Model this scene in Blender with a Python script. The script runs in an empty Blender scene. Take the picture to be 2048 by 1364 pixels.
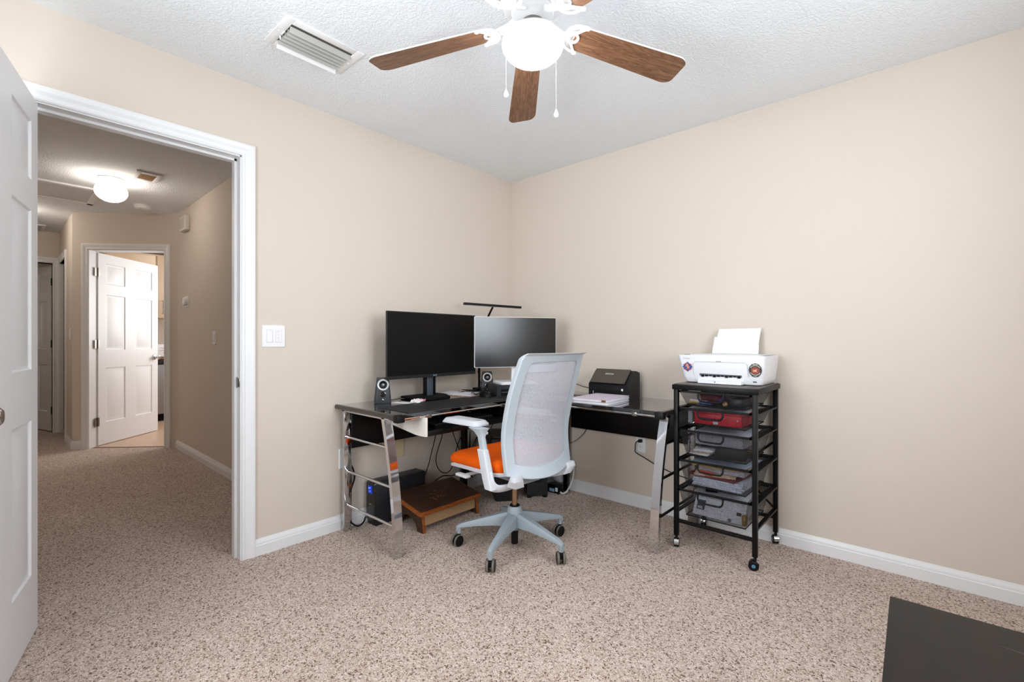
import bpy, bmesh, math, random
from mathutils import Vector, Matrix
random.seed(7)
S = bpy.context.scene
COL = S.collection
R = math.radians
# ------------------------------------------------------------------ camera
CAMP = Vector((2.612, -2.906, 1.1156))
TH = math.atan2(.6685, .7437)
cd = bpy.data.cameras.new('camera'); cam = bpy.data.objects.new('camera', cd); COL.objects.link(cam)
cam.location = CAMP; cam.rotation_euler = (math.pi/2, 0, TH)
cd.sensor_width = 36.0; cd.lens = 933.0*36/2048; cd.clip_start = .02
S.camera = cam
# ------------------------------------------------------------------ world, light, exposure
w = bpy.data.worlds.new('world'); S.world = w; w.use_nodes = True
wn = w.node_tree.nodes; bg = wn['Background']
sky = wn.new('ShaderNodeTexSky'); sky.sky_type = 'HOSEK_WILKIE'; sky.sun_direction = (.3, -.6, .7); sky.turbidity = 3
w.node_tree.links.new(sky.outputs[0], bg.inputs[0]); bg.inputs[1].default_value = .6
S.view_settings.view_transform = 'Standard'; S.view_settings.look = 'None'
S.view_settings.gamma = 1; S.view_settings.use_curve_mapping = False
S.view_settings.exposure = -0.07
S.cycles.use_denoising = True; S.cycles.max_bounces = 12; S.cycles.diffuse_bounces = 6
S.cycles.caustics_reflective = False; S.cycles.caustics_refractive = False
S.cycles.sample_clamp_indirect = 6
def area(name, loc, rot, sx, sy, power, col):
    d = bpy.data.lights.new(name, 'AREA'); d.shape = 'RECTANGLE'; d.size = sx; d.size_y = sy
    d.energy = power; d.color = col
    o = bpy.data.objects.new(name, d); COL.objects.link(o); o.location = loc; o.rotation_euler = rot
    return o
# daylight through the window of the room (right-hand wall, behind the frame edge)
area('daylight_and_fill', (3.46, -1.62, 1.58), (0, R(100), 0), 1.05, 1.25, 54, (.86, .93, 1))
area('daylight_and_fill', (1.35, -3.56, 1.42), (R(111), 0, 0), 1.20, 1.20, 58, (.91, .955, 1))  # unseen fill behind an added window, brightens ceiling and back wall
# daylight through the laundry room's window and the far bedroom's window
area('laundry_daylight', (-4.45, .38, 1.6), (R(-100), 0, R(0)), 1.2, 1.1, 48, (.97, .98, 1))
area('bedroom_daylight', (-7.6, -3.2, 1.5), (0, R(-90), 0), 1.0, 1.0, 6, (1, .97, .92))
# ------------------------------------------------------------------ pixel helpers (2048 x 1364)
F = 933.0
FW = Vector((-math.sin(TH), math.cos(TH), 0)); RT = Vector((math.cos(TH), math.sin(TH), 0)); UP = Vector((0, 0, 1))
def ray(px, py): return FW + RT*((px-1024)/F) + UP*((682-py)/F)
def pz(px, py, z): d = ray(px, py); return CAMP + d*((z-CAMP.z)/d.z)
def pX(px, py, x): d = ray(px, py); return CAMP + d*((x-CAMP.x)/d.x)
def pY(px, py, y): d = ray(px, py); return CAMP + d*((y-CAMP.y)/d.y)
def pd(px, py, dep): return CAMP + ray(px, py)*dep
# ------------------------------------------------------------------ materials
def lin(h):
    h = h.lstrip('#'); o = []
    for i in (0, 2, 4):
        c = int(h[i:i+2], 16)/255
        o.append(c/12.92 if c <= .04045 else ((c+.055)/1.055)**2.4)
    return (*o, 1)
MATS = {}
def mat(name, hexc, rough=.5, metal=0, spec=.5, bump=0, bscale=60, var=0.04, vscale=8, coat=0, emit=None, estr=0, detail=2):
    if name in MATS: return MATS[name]
    m = bpy.data.materials.new(name); m.use_nodes = True; nt = m.node_tree; N = nt.nodes; L = nt.links
    b = N['Principled BSDF']; c = lin(hexc)
    b.inputs['Roughness'].default_value = rough; b.inputs['Metallic'].default_value = metal
    b.inputs['Specular IOR Level'].default_value = spec; b.inputs['Coat Weight'].default_value = coat
    tc = N.new('ShaderNodeTexCoord')
    if var > 0:
        n = N.new('ShaderNodeTexNoise'); n.inputs['Scale'].default_value = vscale; n.inputs['Detail'].default_value = 3
        L.new(tc.outputs['Object'], n.inputs['Vector'])
        r = N.new('ShaderNodeMapRange'); r.inputs['To Min'].default_value = 1-var; r.inputs['To Max'].default_value = 1+var
        L.new(n.outputs['Fac'], r.inputs['Value'])
        mx = N.new('ShaderNodeVectorMath'); mx.operation = 'SCALE'; mx.inputs[0].default_value = c[:3]
        L.new(r.outputs[0], mx.inputs['Scale']); L.new(mx.outputs[0], b.inputs['Base Color'])
    else: b.inputs['Base Color'].default_value = c
    if bump:
        n2 = N.new('ShaderNodeTexNoise'); n2.inputs['Scale'].default_value = bscale; n2.inputs['Detail'].default_value = detail
        L.new(tc.outputs['Object'], n2.inputs['Vector'])
        bp = N.new('ShaderNodeBump'); bp.inputs['Strength'].default_value = bump; bp.inputs['Distance'].default_value = .004
        L.new(n2.outputs['Fac'], bp.inputs['Height']); L.new(bp.outputs[0], b.inputs['Normal'])
    if emit:
        b.inputs['Emission Color'].default_value = lin(emit); b.inputs['Emission Strength'].default_value = estr
    MATS[name] = m; return m
def ramp(N, stops):
    r = N.new('ShaderNodeValToRGB'); e = r.color_ramp.elements
    while len(e) < len(stops): e.new(.5)
    for i, (p, h) in enumerate(stops): e[i].position = p; e[i].color = lin(h)
    return r
def carpet_mat():
    m = bpy.data.materials.new('carpet'); m.use_nodes = True; N = m.node_tree.nodes; L = m.node_tree.links; b = N['Principled BSDF']
    b.inputs['Roughness'].default_value = 1; b.inputs['Specular IOR Level'].default_value = .05
    tc = N.new('ShaderNodeTexCoord')
    v = N.new('ShaderNodeTexVoronoi'); v.inputs['Scale'].default_value = 200; v.inputs['Randomness'].default_value = 1
    wv = N.new('ShaderNodeTexNoise'); wv.inputs['Scale'].default_value = 70; wv.inputs['Detail'].default_value = 2
    sc = N.new('ShaderNodeVectorMath'); sc.operation = 'SCALE'; sc.inputs['Scale'].default_value = .02
    ad = N.new('ShaderNodeVectorMath'); ad.operation = 'ADD'
    L.new(tc.outputs['Object'], wv.inputs['Vector']); L.new(wv.outputs['Color'], sc.inputs[0])
    L.new(sc.outputs[0], ad.inputs[0]); L.new(tc.outputs['Object'], ad.inputs[1]); L.new(ad.outputs[0], v.inputs['Vector'])
    sep = N.new('ShaderNodeSeparateColor'); L.new(v.outputs['Color'], sep.inputs[0])
    rp = ramp(N, [(0, '6a5549'), (.09, '876f61'), (.19, 'bba394'), (.5, 'cdbaad'), (.8, 'dccabe'), (1, 'eaddd2')])
    L.new(sep.outputs[0], rp.inputs[0])
    n = N.new('ShaderNodeTexNoise'); n.inputs['Scale'].default_value = 2.2; n.inputs['Detail'].default_value = 4
    L.new(tc.outputs['Object'], n.inputs['Vector'])
    mr = N.new('ShaderNodeMapRange'); mr.inputs['To Min'].default_value = .86; mr.inputs['To Max'].default_value = 1.12
    L.new(n.outputs['Fac'], mr.inputs['Value'])
    n3 = N.new('ShaderNodeTexNoise'); n3.inputs['Scale'].default_value = 280; n3.inputs['Detail'].default_value = 2
    L.new(tc.outputs['Object'], n3.inputs['Vector'])
    mr3 = N.new('ShaderNodeMapRange'); mr3.inputs['From Min'].default_value = .3; mr3.inputs['From Max'].default_value = .7
    mr3.inputs['To Min'].default_value = .62; mr3.inputs['To Max'].default_value = 1.25; L.new(n3.outputs['Fac'], mr3.inputs['Value'])
    mm = N.new('ShaderNodeMath'); mm.operation = 'MULTIPLY'; L.new(mr.outputs[0], mm.inputs[0]); L.new(mr3.outputs[0], mm.inputs[1])
    mx = N.new('ShaderNodeVectorMath'); mx.operation = 'SCALE'; L.new(rp.outputs[0], mx.inputs[0]); L.new(mm.outputs[0], mx.inputs['Scale'])
    L.new(mx.outputs[0], b.inputs['Base Color'])
    bp = N.new('ShaderNodeBump'); bp.inputs['Strength'].default_value = .7; bp.inputs['Distance'].default_value = .006
    L.new(n3.outputs['Fac'], bp.inputs['Height']); L.new(bp.outputs[0], b.inputs['Normal'])
    return m
def ceiling_mat():
    m = mat('ceiling_white', 'e9edf0', .9, spec=.1, var=.015)
    N = m.node_tree.nodes; L = m.node_tree.links; b = N['Principled BSDF']
    tc = N.new('ShaderNodeTexCoord'); n = N.new('ShaderNodeTexNoise'); n.inputs['Scale'].default_value = 110; n.inputs['Detail'].default_value = 3
    L.new(tc.outputs['Object'], n.inputs['Vector'])
    mr = N.new('ShaderNodeMapRange'); mr.inputs['From Min'].default_value = .42; mr.inputs['From Max'].default_value = .62
    L.new(n.outputs['Fac'], mr.inputs['Value'])
    bp = N.new('ShaderNodeBump'); bp.inputs['Strength'].default_value = .45; bp.inputs['Distance'].default_value = .004
    L.new(mr.outputs[0], bp.inputs['Height']); L.new(bp.outputs[0], b.inputs['Normal'])
    return m
def wood_mat(name, c1, c2, c3, scale=14, rough=.4, stretch=(1, 9, 9)):
    m = bpy.data.materials.new(name); m.use_nodes = True; N = m.node_tree.nodes; L = m.node_tree.links; b = N['Principled BSDF']
    b.inputs['Roughness'].default_value = rough; b.inputs['Specular IOR Level'].default_value = .3
    tc = N.new('ShaderNodeTexCoord'); mp = N.new('ShaderNodeMapping'); mp.inputs['Scale'].default_value = stretch
    L.new(tc.outputs['Object'], mp.inputs['Vector'])
    n = N.new('ShaderNodeTexNoise'); n.inputs['Scale'].default_value = scale; n.inputs['Detail'].default_value = 5; n.inputs['Distortion'].default_value = 1.2
    L.new(mp.outputs[0], n.inputs['Vector'])
    rp = ramp(N, [(.25, c1), (.5, c2), (.75, c3)]); L.new(n.outputs['Fac'], rp.inputs[0]); L.new(rp.outputs[0], b.inputs['Base Color'])
    return m
def mesh_mat(name, hexc, open_, scale=900, rough=.6):
    m = mat(name, hexc, rough, var=.03)
    N = m.node_tree.nodes; L = m.node_tree.links; b = N['Principled BSDF']; out = N['Material Output']
    tr = N.new('ShaderNodeBsdfTransparent'); mx = N.new('ShaderNodeMixShader')
    tc = N.new('ShaderNodeTexCoord'); v = N.new('ShaderNodeTexVoronoi'); v.inputs['Scale'].default_value = scale; v.inputs['Randomness'].default_value = 1
    L.new(tc.outputs['Object'], v.inputs['Vector'])
    g = N.new('ShaderNodeMath'); g.operation = 'LESS_THAN'; g.inputs[1].default_value = open_
    L.new(v.outputs['Distance'], g.inputs[0]); L.new(g.outputs[0], mx.inputs[0]); L.new(b.outputs[0], mx.inputs[1]); L.new(tr.outputs[0], mx.inputs[2])
    L.new(mx.outputs[0], out.inputs[0]); return m
CARPET = carpet_mat(); CEIL = ceiling_mat()
WALL = mat('wall_beige', 'd5cabe', .75, spec=.25, bump=.12, bscale=160, var=.012, vscale=2)
TRIM = mat('trim_white', 'e6e7e8', .35, spec=.45, var=.01)
DOORW = mat('door_white', 'e3e4e6', .38, spec=.45, var=.01)
WHITE = mat('white_plastic', 'eaeaec', .4, var=.01)
FANW = mat('fan_white', 'e9e9e9', .35, var=.01)
BLADE = wood_mat('blade_wood', '4f3626', '74523b', '916b50', 9, .35, (1.3, 14, 14))
CHROME = mat('chrome', 'd2d2d4', .07, 1, var=0)
NICKEL = mat('satin_nickel', '8b8680', .3, 1, var=.03)
BRONZE = mat('bronze_metal', 'a88f76', .22, 1, var=.03)
BLACKM = mat('black_metal', '08090a', .42, spec=.22, var=.05)
BLACKP = mat('black_plastic', '0a0b0c', .48, spec=.25, var=.06)
BLACKG = mat('black_gloss', '08080a', .12, var=0, coat=.4)
BLACKMATT = mat('black_matte', '0b0b0c', .7, spec=.2, var=.05)
GLASS = mat('black_glass', '0a0908', .035, spec=1.0, var=0, coat=1.0)
PANEL = mat('panel_black', '060607', .32, spec=.25, var=0)
PADM = mat('desk_pad_leather', '1d1e20', .5, bump=.25, bscale=300, var=.15, vscale=14)
SCREEN = mat('screen_matt', '040404', .45, spec=.22, var=0)
SCREEN2 = mat('screen_satin', '040506', .22, spec=.75, var=0)
GREYP = mat('chair_grey', 'b6bfc6', .42, var=.02)
GREYP2 = mat('chair_light_grey', 'cbced3', .42, var=.02)
CHBASE = mat('chair_base_grey', '959fa6', .45, var=.02)
ORANGE = mat('orange_fabric', 'e05a06', .85, spec=.15, bump=.3, bscale=700, var=.06, vscale=60)
CHMESH = mesh_mat('chair_mesh', 'bdbec6', .31, 500, .8)
BASKET = mesh_mat('basket_mesh', '101012', .57, 800, .5)
PAPER = mat('paper_white', 'e9e9ec', .7, var=.01)
PAPERG = mat('paper_grey', 'c9cad0', .7, var=.03)
STOOLT = wood_mat('stool_dark', '2a1c16', '432c22', '593d31', 8, .36, (9, 2, 9))
STOOLE = wood_mat('stool_orange', '6b3513', '8f4d1f', 'a8622c', 10, .45, (9, 2, 9))
STOOLF = mat('stool_panel', 'ad8b67', .6, var=.06, vscale=20)
DARKT = wood_mat('dark_table', '0e0907', '140e0b', '1b130f', 6, .5, (8, 1, 8))
# ------------------------------------------------------------------ mesh builder
class B:
    def __init__(s): s.bm = bmesh.new(); s.mi = 0
    def _add(s, verts, faces):
        vs = [s.bm.verts.new(v) for v in verts]; out = []
        for f in faces:
            try:
                q = s.bm.faces.new([vs[i] for i in f]); q.material_index = s.mi; out.append(q)
            except ValueError: pass
        return vs, out
    def box(s, x0, x1, y0, y1, z0, z1, bev=0, M=None, seg=2):
        t = bmesh.new()
        vs = [t.verts.new((x, y, z)) for x in (x0, x1) for y in (y0, y1) for z in (z0, z1)]
        for f in ((0,1,3,2),(4,6,7,5),(0,4,5,1),(2,3,7,6),(0,2,6,4),(1,5,7,3)): t.faces.new([vs[i] for i in f])
        if bev: bmesh.ops.bevel(t, geom=t.edges[:], offset=bev, segments=seg, affect='EDGES', profile=.5)
        s.merge(t, M); return s
    def merge(s, t, M=None):
        mp = {}
        for v in t.verts: mp[v] = s.bm.verts.new((M @ v.co) if M else v.co)
        for f in t.faces:
            q = s.bm.faces.new([mp[v] for v in f.verts]); q.material_index = s.mi
        t.free()
    def prism(s, poly, a, b, fn):
        """poly 2-D points; fn(u, v, w) -> 3-D; extruded for w from a to b"""
        n = len(poly)
        V = [fn(u, v, a) for u, v in poly] + [fn(u, v, b) for u, v in poly]
        Fc = [tuple(range(n))[::-1], tuple(range(n, 2*n))] + [(i, (i+1) % n, n+(i+1) % n, n+i) for i in range(n)]
        s._add(V, Fc); return s
    def cyl(s, p0, p1, r0, r1=None, n=20, caps=True):
        r1 = r0 if r1 is None else r1; p0 = Vector(p0); p1 = Vector(p1); d = (p1-p0).normalized()
        a = d.orthogonal().normalized(); b = d.cross(a)
        V = [p0+(a*math.cos(2*math.pi*i/n)+b*math.sin(2*math.pi*i/n))*r0 for i in range(n)]
        V += [p1+(a*math.cos(2*math.pi*i/n)+b*math.sin(2*math.pi*i/n))*r1 for i in range(n)]
        Fc = [(i, (i+1) % n, n+(i+1) % n, n+i) for i in range(n)]
        if caps: Fc += [tuple(range(n))[::-1], tuple(range(n, 2*n))]
        s._add(V, Fc); return s
    def lathe(s, prof, c=(0, 0, 0), n=32, axis=None):
        c = Vector(c); axis = Vector(axis or (0, 0, 1)).normalized(); a = axis.orthogonal().normalized(); b = axis.cross(a)
        V = []; Fc = []
        for r, h in prof:
            for i in range(n):
                t = 2*math.pi*i/n; V.append(c+axis*h+(a*math.cos(t)+b*math.sin(t))*max(r, 1e-5))
        for k in range(len(prof)-1):
            for i in range(n): Fc.append((k*n+i, k*n+(i+1) % n, (k+1)*n+(i+1) % n, (k+1)*n+i))
        Fc += [tuple(range(n))[::-1], tuple(range((len(prof)-1)*n, len(prof)*n))]
        s._add(V, Fc); return s
    def tube(s, pts, r, n=8, smooth=3, closed=False, flat=None):
        P = [Vector(p) for p in pts]
        if smooth and len(P) > 2:
            Q = []; m = len(P)
            rng = range(m) if closed else range(m-1)
            for i in rng:
                p0 = P[i-1] if (i > 0 or closed) else P[i]; p1 = P[i]; p2 = P[(i+1) % m]
                p3 = P[(i+2) % m] if (i+2 < m or closed) else P[(i+1) % m]
                for k in range(smooth*2):
                    t = k/(smooth*2)
                    Q.append(.5*((2*p1)+(p2-p0)*t+(2*p0-5*p1+4*p2-p3)*t*t+(3*p1-p0-3*p2+p3)*t**3))
            if not closed: Q.append(P[-1])
            P = Q
        m = len(P); V = []; Fc = []; ref = None
        for i in range(m):
            if closed: d = P[(i+1) % m]-P[i-1]
            else: d = P[min(i+1, m-1)]-P[max(i-1, 0)]
            if d.length < 1e-9: d = Vector((0, 0, 1))
            d.normalize()
            if ref is None: ref = d.orthogonal().normalized()
            a = (ref-d*ref.dot(d))
            a = a.normalized() if a.length > 1e-6 else d.orthogonal().normalized()
            ref = a; b = d.cross(a)
            ra, rb = (r, r) if not flat else flat
            for k in range(n):
                t = 2*math.pi*k/n; V.append(P[i]+a*math.cos(t)*ra+b*math.sin(t)*rb)
        for i in range(m if closed else m-1):
            j = (i+1) % m
            for k in range(n): Fc.append((i*n+k, i*n+(k+1) % n, j*n+(k+1) % n, j*n+k))
        if not closed: Fc += [tuple(range(n))[::-1], tuple(range((m-1)*n, m*n))]
        s._add(V, Fc); return s
    def loft(s, rings, close=True, cap=True):
        n = len(rings[0]); V = [v for r in rings for v in r]; Fc = []
        for k in range(len(rings)-1):
            for i in range(n if close else n-1):
                j = (i+1) % n; Fc.append((k*n+i, k*n+j, (k+1)*n+j, (k+1)*n+i))
        if cap and close: Fc += [tuple(range(n))[::-1], tuple(range((len(rings)-1)*n, len(rings)*n))]
        s._add(V, Fc); return s
    def grid(s, fn, nu, nv, th=None):
        """surface fn(u, v), u, v in 0..1; th: offset function or vector for the second skin"""
        V = [Vector(fn(i/nu, j/nv)) for j in range(nv+1) for i in range(nu+1)]; W = nu+1
        Fc = [(j*W+i, j*W+i+1, (j+1)*W+i+1, (j+1)*W+i) for j in range(nv) for i in range(nu)]
        if th is not None:
            k = len(V); t = Vector(th); V += [v+t for v in V]
            Fc2 = [tuple(k+i for i in f[::-1]) for f in Fc]
            edge = [(j, j+1) for j in range(nu)] + [(j*W+nu, (j+1)*W+nu) for j in range(nv)] + \
                   [(nv*W+j+1, nv*W+j) for j in range(nu)] + [((j+1)*W, j*W) for j in range(nv)]
            Fc = Fc + Fc2 + [(b, a, k+a, k+b) for a, b in edge]
        s._add(V, Fc); return s
    def obj(s, name, mats, parent=None, smooth=30, world=True):
        bmesh.ops.recalc_face_normals(s.bm, faces=s.bm.faces[:])
        me = bpy.data.meshes.new(name)
        if parent is not None and world:
            r = parent
            while r.parent: r = r.parent
            s.bm.transform(r.matrix_basis.inverted())
        s.bm.to_mesh(me); s.bm.free()
        for m in (mats if isinstance(mats, (list, tuple)) else [mats]): me.materials.append(m)
        if smooth:
            for p in me.polygons: p.use_smooth = True
            me.set_sharp_from_angle(angle=R(smooth))
        o = bpy.data.objects.new(name, me); COL.objects.link(o)
        if parent is not None: o.parent = parent
        return o
def tag(o, label=None, cat=None, group=None, kind=None):
    if label: o['label'] = label
    if cat: o['category'] = cat
    if group: o['group'] = group
    if kind: o['kind'] = kind
    return o
def thing(name, label, cat, loc=(0, 0, 0), rz=0, group=None, kind=None):
    o = bpy.data.objects.new(name, None); COL.objects.link(o); o.location = loc; o.rotation_euler = (0, 0, rz)
    o.empty_display_size = .1
    o.matrix_basis = Matrix.Translation(loc) @ Matrix.Rotation(rz, 4, 'Z')
    return tag(o, label, cat, group, kind)
def dup(o, parent=None):
    c = o.copy(); COL.objects.link(c)
    if parent is not None: c.parent = parent
    for ch in list(o.children): dup(ch, c)
    return c
def lettering(name, text, size, M, m, parent, ext=.0004):
    cu = bpy.data.curves.new(name, 'FONT'); cu.body = text; cu.size = size; cu.extrude = ext; cu.align_x = 'CENTER'; cu.align_y = 'CENTER'
    t = bpy.data.objects.new('tmp_'+name, cu); COL.objects.link(t)
    dg = bpy.context.evaluated_depsgraph_get()
    me = bpy.data.meshes.new_from_object(t.evaluated_get(dg)); bpy.data.objects.remove(t)
    r = parent
    while r.parent: r = r.parent
    me.transform(r.matrix_basis.inverted() @ M); me.materials.clear(); me.materials.append(m); me.name = name
    o = bpy.data.objects.new(name, me); COL.objects.link(o); o.parent = parent; return o
def frame_M(o, xdir, ydir):
    x = Vector(xdir).normalized(); z = x.cross(Vector(ydir)).normalized(); y = z.cross(x)
    return Matrix(((x.x, y.x, z.x, o[0]), (x.y, y.y, z.y, o[1]), (x.z, y.z, z.z, o[2]), (0, 0, 0, 1)))
def rrect(x0, x1, y0, y1, r, n=5):
    out = []
    for cx, cy, a0 in ((x1-r, y1-r, 0), (x0+r, y1-r, 90), (x0+r, y0+r, 180), (x1-r, y0+r, 270)):
        for k in range(n+1):
            a = R(a0+90*k/n); out.append((cx+r*math.cos(a), cy+r*math.sin(a)))
    return out
# ================================================================== SETTING
H = 2.44; XW = 3.32; YF = -3.42
DY0, DY1, DH = -2.835, -2.067, 2.052           # bedroom door opening in the left wall
C45a = Vector((-3.255, -1.625, 0)); C45b = Vector((-3.975, -2.360, 0))   # angled hall wall
b = B(); b.box(-8, XW+.12, YF-.12, .12, -.08, 0); tag(b.obj('floor', CARPET, smooth=0), kind='structure')
b = B(); b.box(-8, XW+.12, YF-.12, 1.3, H, H+.08); tag(b.obj('ceiling', CEIL, smooth=0), kind='structure')
b = B()
b.box(-.12, 0, YF, DY0-.02, 0, H); b.box(-.12, 0, DY1+.02, 0, 0, H); b.box(-.12, 0, DY0-.02, DY1+.02, DH+.02, H)
tag(b.obj('wall_left', WALL, smooth=0), kind='structure')
b = B(); b.box(-.12, XW+.12, 0, .12, 0, H); tag(b.obj('wall_back', WALL, smooth=0), kind='structure')
WY0, WY1, WZ0, WZ1, RZ0 = -2.26, -.98, .80, 2.10, 1.05
FX0, FX1 = .73, 1.97
b = B(); b.box(-8, FX0, YF-.12, YF, 0, H); b.box(FX1, XW+.12, YF-.12, YF, 0, H); b.box(FX0, FX1, YF-.12, YF, 0, WZ0); b.box(FX0, FX1, YF-.12, YF, WZ1, H); tag(b.obj('wall_front', WALL, smooth=0), kind='structure')
b = B(); b.box(XW, XW+.12, YF, WY0, 0, H); b.box(XW, XW+.12, WY1, 0, 0, H); b.box(XW, XW+.12, WY0, WY1, 0, RZ0); b.box(XW, XW+.12, WY0, WY1, WZ1, H)
tag(b.obj('wall_right', WALL, smooth=0), kind='structure')
b = B()
for y in (WY0, (WY0+WY1)/2-.02, WY1-.04): b.box(XW+.03, XW+.08, y, y+.04, RZ0, WZ1)
for z in (RZ0, (RZ0+WZ1)/2-.02, WZ1-.04): b.box(XW+.03, XW+.08, WY0, WY1, z, z+.04)
wf = tag(b.obj('window_1', TRIM, smooth=0), kind='structure')
b = B(); b.box(XW-.03, XW+.03, WY0-.03, WY1+.03, RZ0-.02, RZ0, .004); b.obj('window_sill', TRIM, wf)
b = B()
for x in (FX0, (FX0+FX1)/2-.02, FX1-.04): b.box(x, x+.04, YF-.08, YF-.03, WZ0, WZ1)
for z in (WZ0, (WZ0+WZ1)/2-.02, WZ1-.04): b.box(FX0, FX1, YF-.08, YF-.03, z, z+.04)
wf2 = tag(b.obj('fill_window', TRIM, smooth=0), kind='structure')  # added window behind the camera, made to carry the fill light
b = B(); b.box(FX0-.03, FX1+.03, YF-.03, YF+.03, WZ0-.02, WZ0, .004); b.obj('window_sill', TRIM, wf2)
# hall shell
b = B(); b.box(-3.22, -.12, -1.62, -1.50, 0, H); tag(b.obj('wall_hall_right', WALL, smooth=0), kind='structure')
# angled wall with the laundry doorway
u45 = (C45a-C45b).normalized(); n45 = Vector((-u45.y, u45.x, 0))   # n45 points into the laundry room
def q45(s, d, z): return C45b+u45*s+n45*d+Vector((0, 0, z))
L45 = (C45a-C45b).length
LS0, LS1, LH = .165, .905, 2.055
b = B()
def slab45(b, s0, s1, z0, z1, d0=0, d1=.12): b.prism([(s0, z0), (s1, z0), (s1, z1), (s0, z1)], d0, d1, lambda u, v, w: q45(u, w, v))
slab45(b, 0, LS0-.015, 0, H); slab45(b, LS1+.015, L45+.02, 0, H); slab45(b, LS0-.015, LS1+.015, LH+.015, H)
tag(b.obj('wall_hall_angle', WALL, smooth=0), kind='structure')
XE = -5.33                                                         # end wall of the far hall
xc0 = pY(132.5, 700, -2.36).x; xc1 = XE+.05                          # closet opening in the far hall's right wall
b = B(); b.box(xc0+.0, C45b.x, -2.36, -2.27, 0, H); b.box(XE, xc0, -2.36, -2.27, 2.06, H)
tag(b.obj('wall_hall_far', WALL, smooth=0), kind='structure')
ye1 = pX(105, 700, XE).y                                             # right edge of the end doorway
b = B(); b.box(XE-.12, XE, ye1, -2.27, 0, H); b.box(XE-.12, XE, YF, -3.28, 0, H); b.box(XE-.12, XE, -3.28, ye1, 2.06, H)
tag(b.obj('wall_hall_end', WALL, smooth=0), kind='structure')
b = B(); b.box(-8, -7.9, YF, .6, 0, H); tag(b.obj('wall_bedroom_far', WALL, smooth=0), kind='structure')
b = B(); b.box(-8, -5.9, -2.27, -2.17, 0, H); tag(b.obj('wall_bedroom_side', WALL, smooth=0), kind='structure')
# laundry room
b = B(); b.box(-6.0, -5.9, -2.27, .7, 0, H); tag(b.obj('wall_laundry_end', WALL, smooth=0), kind='structure')
b = B(); b.box(-6.0, -3.0, .6, .7, 0, H); tag(b.obj('wall_laundry_back', WALL, smooth=0), kind='structure')
b = B(); b.box(-3.22, -3.1, -1.5, .7, 0, H); tag(b.obj('wall_laundry_side', WALL, smooth=0), kind='structure')
b = B(); b.box(-5.9, -3.98, -2.27, -2.2, 0, H); tag(b.obj('wall_laundry_front', WALL, smooth=0), kind='structure')
TILE = mat('laundry_tile', 'c9a98f', .35, var=.08, vscale=5)
b = B(); A0 = q45(LS0, .05, 0); A1 = q45(LS1, .05, 0)
b._add([A0+UP*.006, A1+UP*.006, Vector((-3.22, .6, .006)), Vector((-5.9, .6, .006)), Vector((-5.9, -2.2, .006)), Vector((-4.06, -2.2, .006))], [(0, 1, 2, 3, 4, 5)])
tag(b.obj('floor_laundry', TILE, smooth=0), kind='structure')
# baseboards
BBP = [(0, 0), (.015, 0), (.015, .052), (.012, .056), (.0125, .060), (.009, .070), (.005, .078), (.003, .084), (0, .084)]
def baseboard(name, p0, p1, n):
    p0 = Vector(p0); p1 = Vector(p1); n = Vector(n); b = B()
    b.prism(BBP, 0, 1, lambda u, v, w: p0.lerp(p1, w)+n*u+UP*v); return tag(b.obj(name, TRIM), kind='structure')
baseboard('baseboard_back', (0, 0, 0), (XW, 0, 0), (0, -1, 0))
baseboard('baseboard_left', (0, -2.002, 0), (0, 0, 0), (1, 0, 0))
baseboard('baseboard_right', (XW, YF, 0), (XW, 0, 0), (-1, 0, 0))
baseboard('baseboard_hall_right', (-3.25, -1.62, 0), (-.12, -1.62, 0), (0, -1, 0))
baseboard('baseboard_hall_far', (xc0+.06, -2.36, 0), (C45b.x-.0, -2.36, 0), (0, -1, 0))
baseboard('baseboard_hall_angle', q45(0, 0, 0), q45(LS0-.06, 0, 0), -n45)
# door casings: swept profile round an opening in a plane  fn(s, z, d)
CAS = [(.006, 0), (.006, .009), (.012, .013), (.018, .013), (.022, .010), (.030, .011), (.044, .017), (.058, .019), (.066, .018), (.068, .014), (.068, 0)]
def casing(name, s0, s1, h, fn, depth=.12, stop=True, left=True, right=True):
    b = B(); P = []
    for o, d in CAS: P.append([fn(s0-o, 0, d), fn(s0-o, h+o, d), fn(s1+o, h+o, d), fn(s1+o, 0, d)])
    n = len(P); segs = [1] + ([0] if left else []) + ([2] if right else [])
    for g in segs:
        for i in range(n):
            j = (i+1) % n
            b._add([P[i][g], P[i][g+1], P[j][g+1], P[j][g]], [(0, 1, 2, 3)])
    # jamb lining and stop
    def bar(sa, sb, za, zb, da, db):
        b.prism([(sa, za), (sb, za), (sb, zb), (sa, zb)], da, db, fn)
    bar(s0-.019, s0, 0, h+.019, -depth, .002); bar(s1, s1+.019, 0, h+.019, -depth, .002); bar(s0-.019, s1+.019, h, h+.019, -depth, .002)
    if stop:
        bar(s0, s0+.011, 0, h, -.085, -.048); bar(s1-.011, s1, 0, h, -.085, -.048); bar(s0, s1, h-.011, h, -.085, -.048)
    return tag(b.obj(name, TRIM), kind='structure')
t1 = casing('trim_1', DY0, DY1, DH, lambda s, z, d: Vector((d, s, z)))
casing('trim_2', -DY1, -DY0, DH, lambda s, z, d: Vector((-.12-d, -s, z)), depth=0, stop=False)
casing('trim_3', LS0, LS1, LH, lambda s, z, d: q45(s, -d, z), stop=False)
casing('trim_4', -3.28, ye1, 2.06, lambda s, z, d: Vector((XE+d, s, z)), stop=False)
casing('trim_5', -xc0+.0, -xc1, 2.06, lambda s, z, d: Vector((-s, -2.36-d, z)), depth=.09, stop=False)
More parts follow.
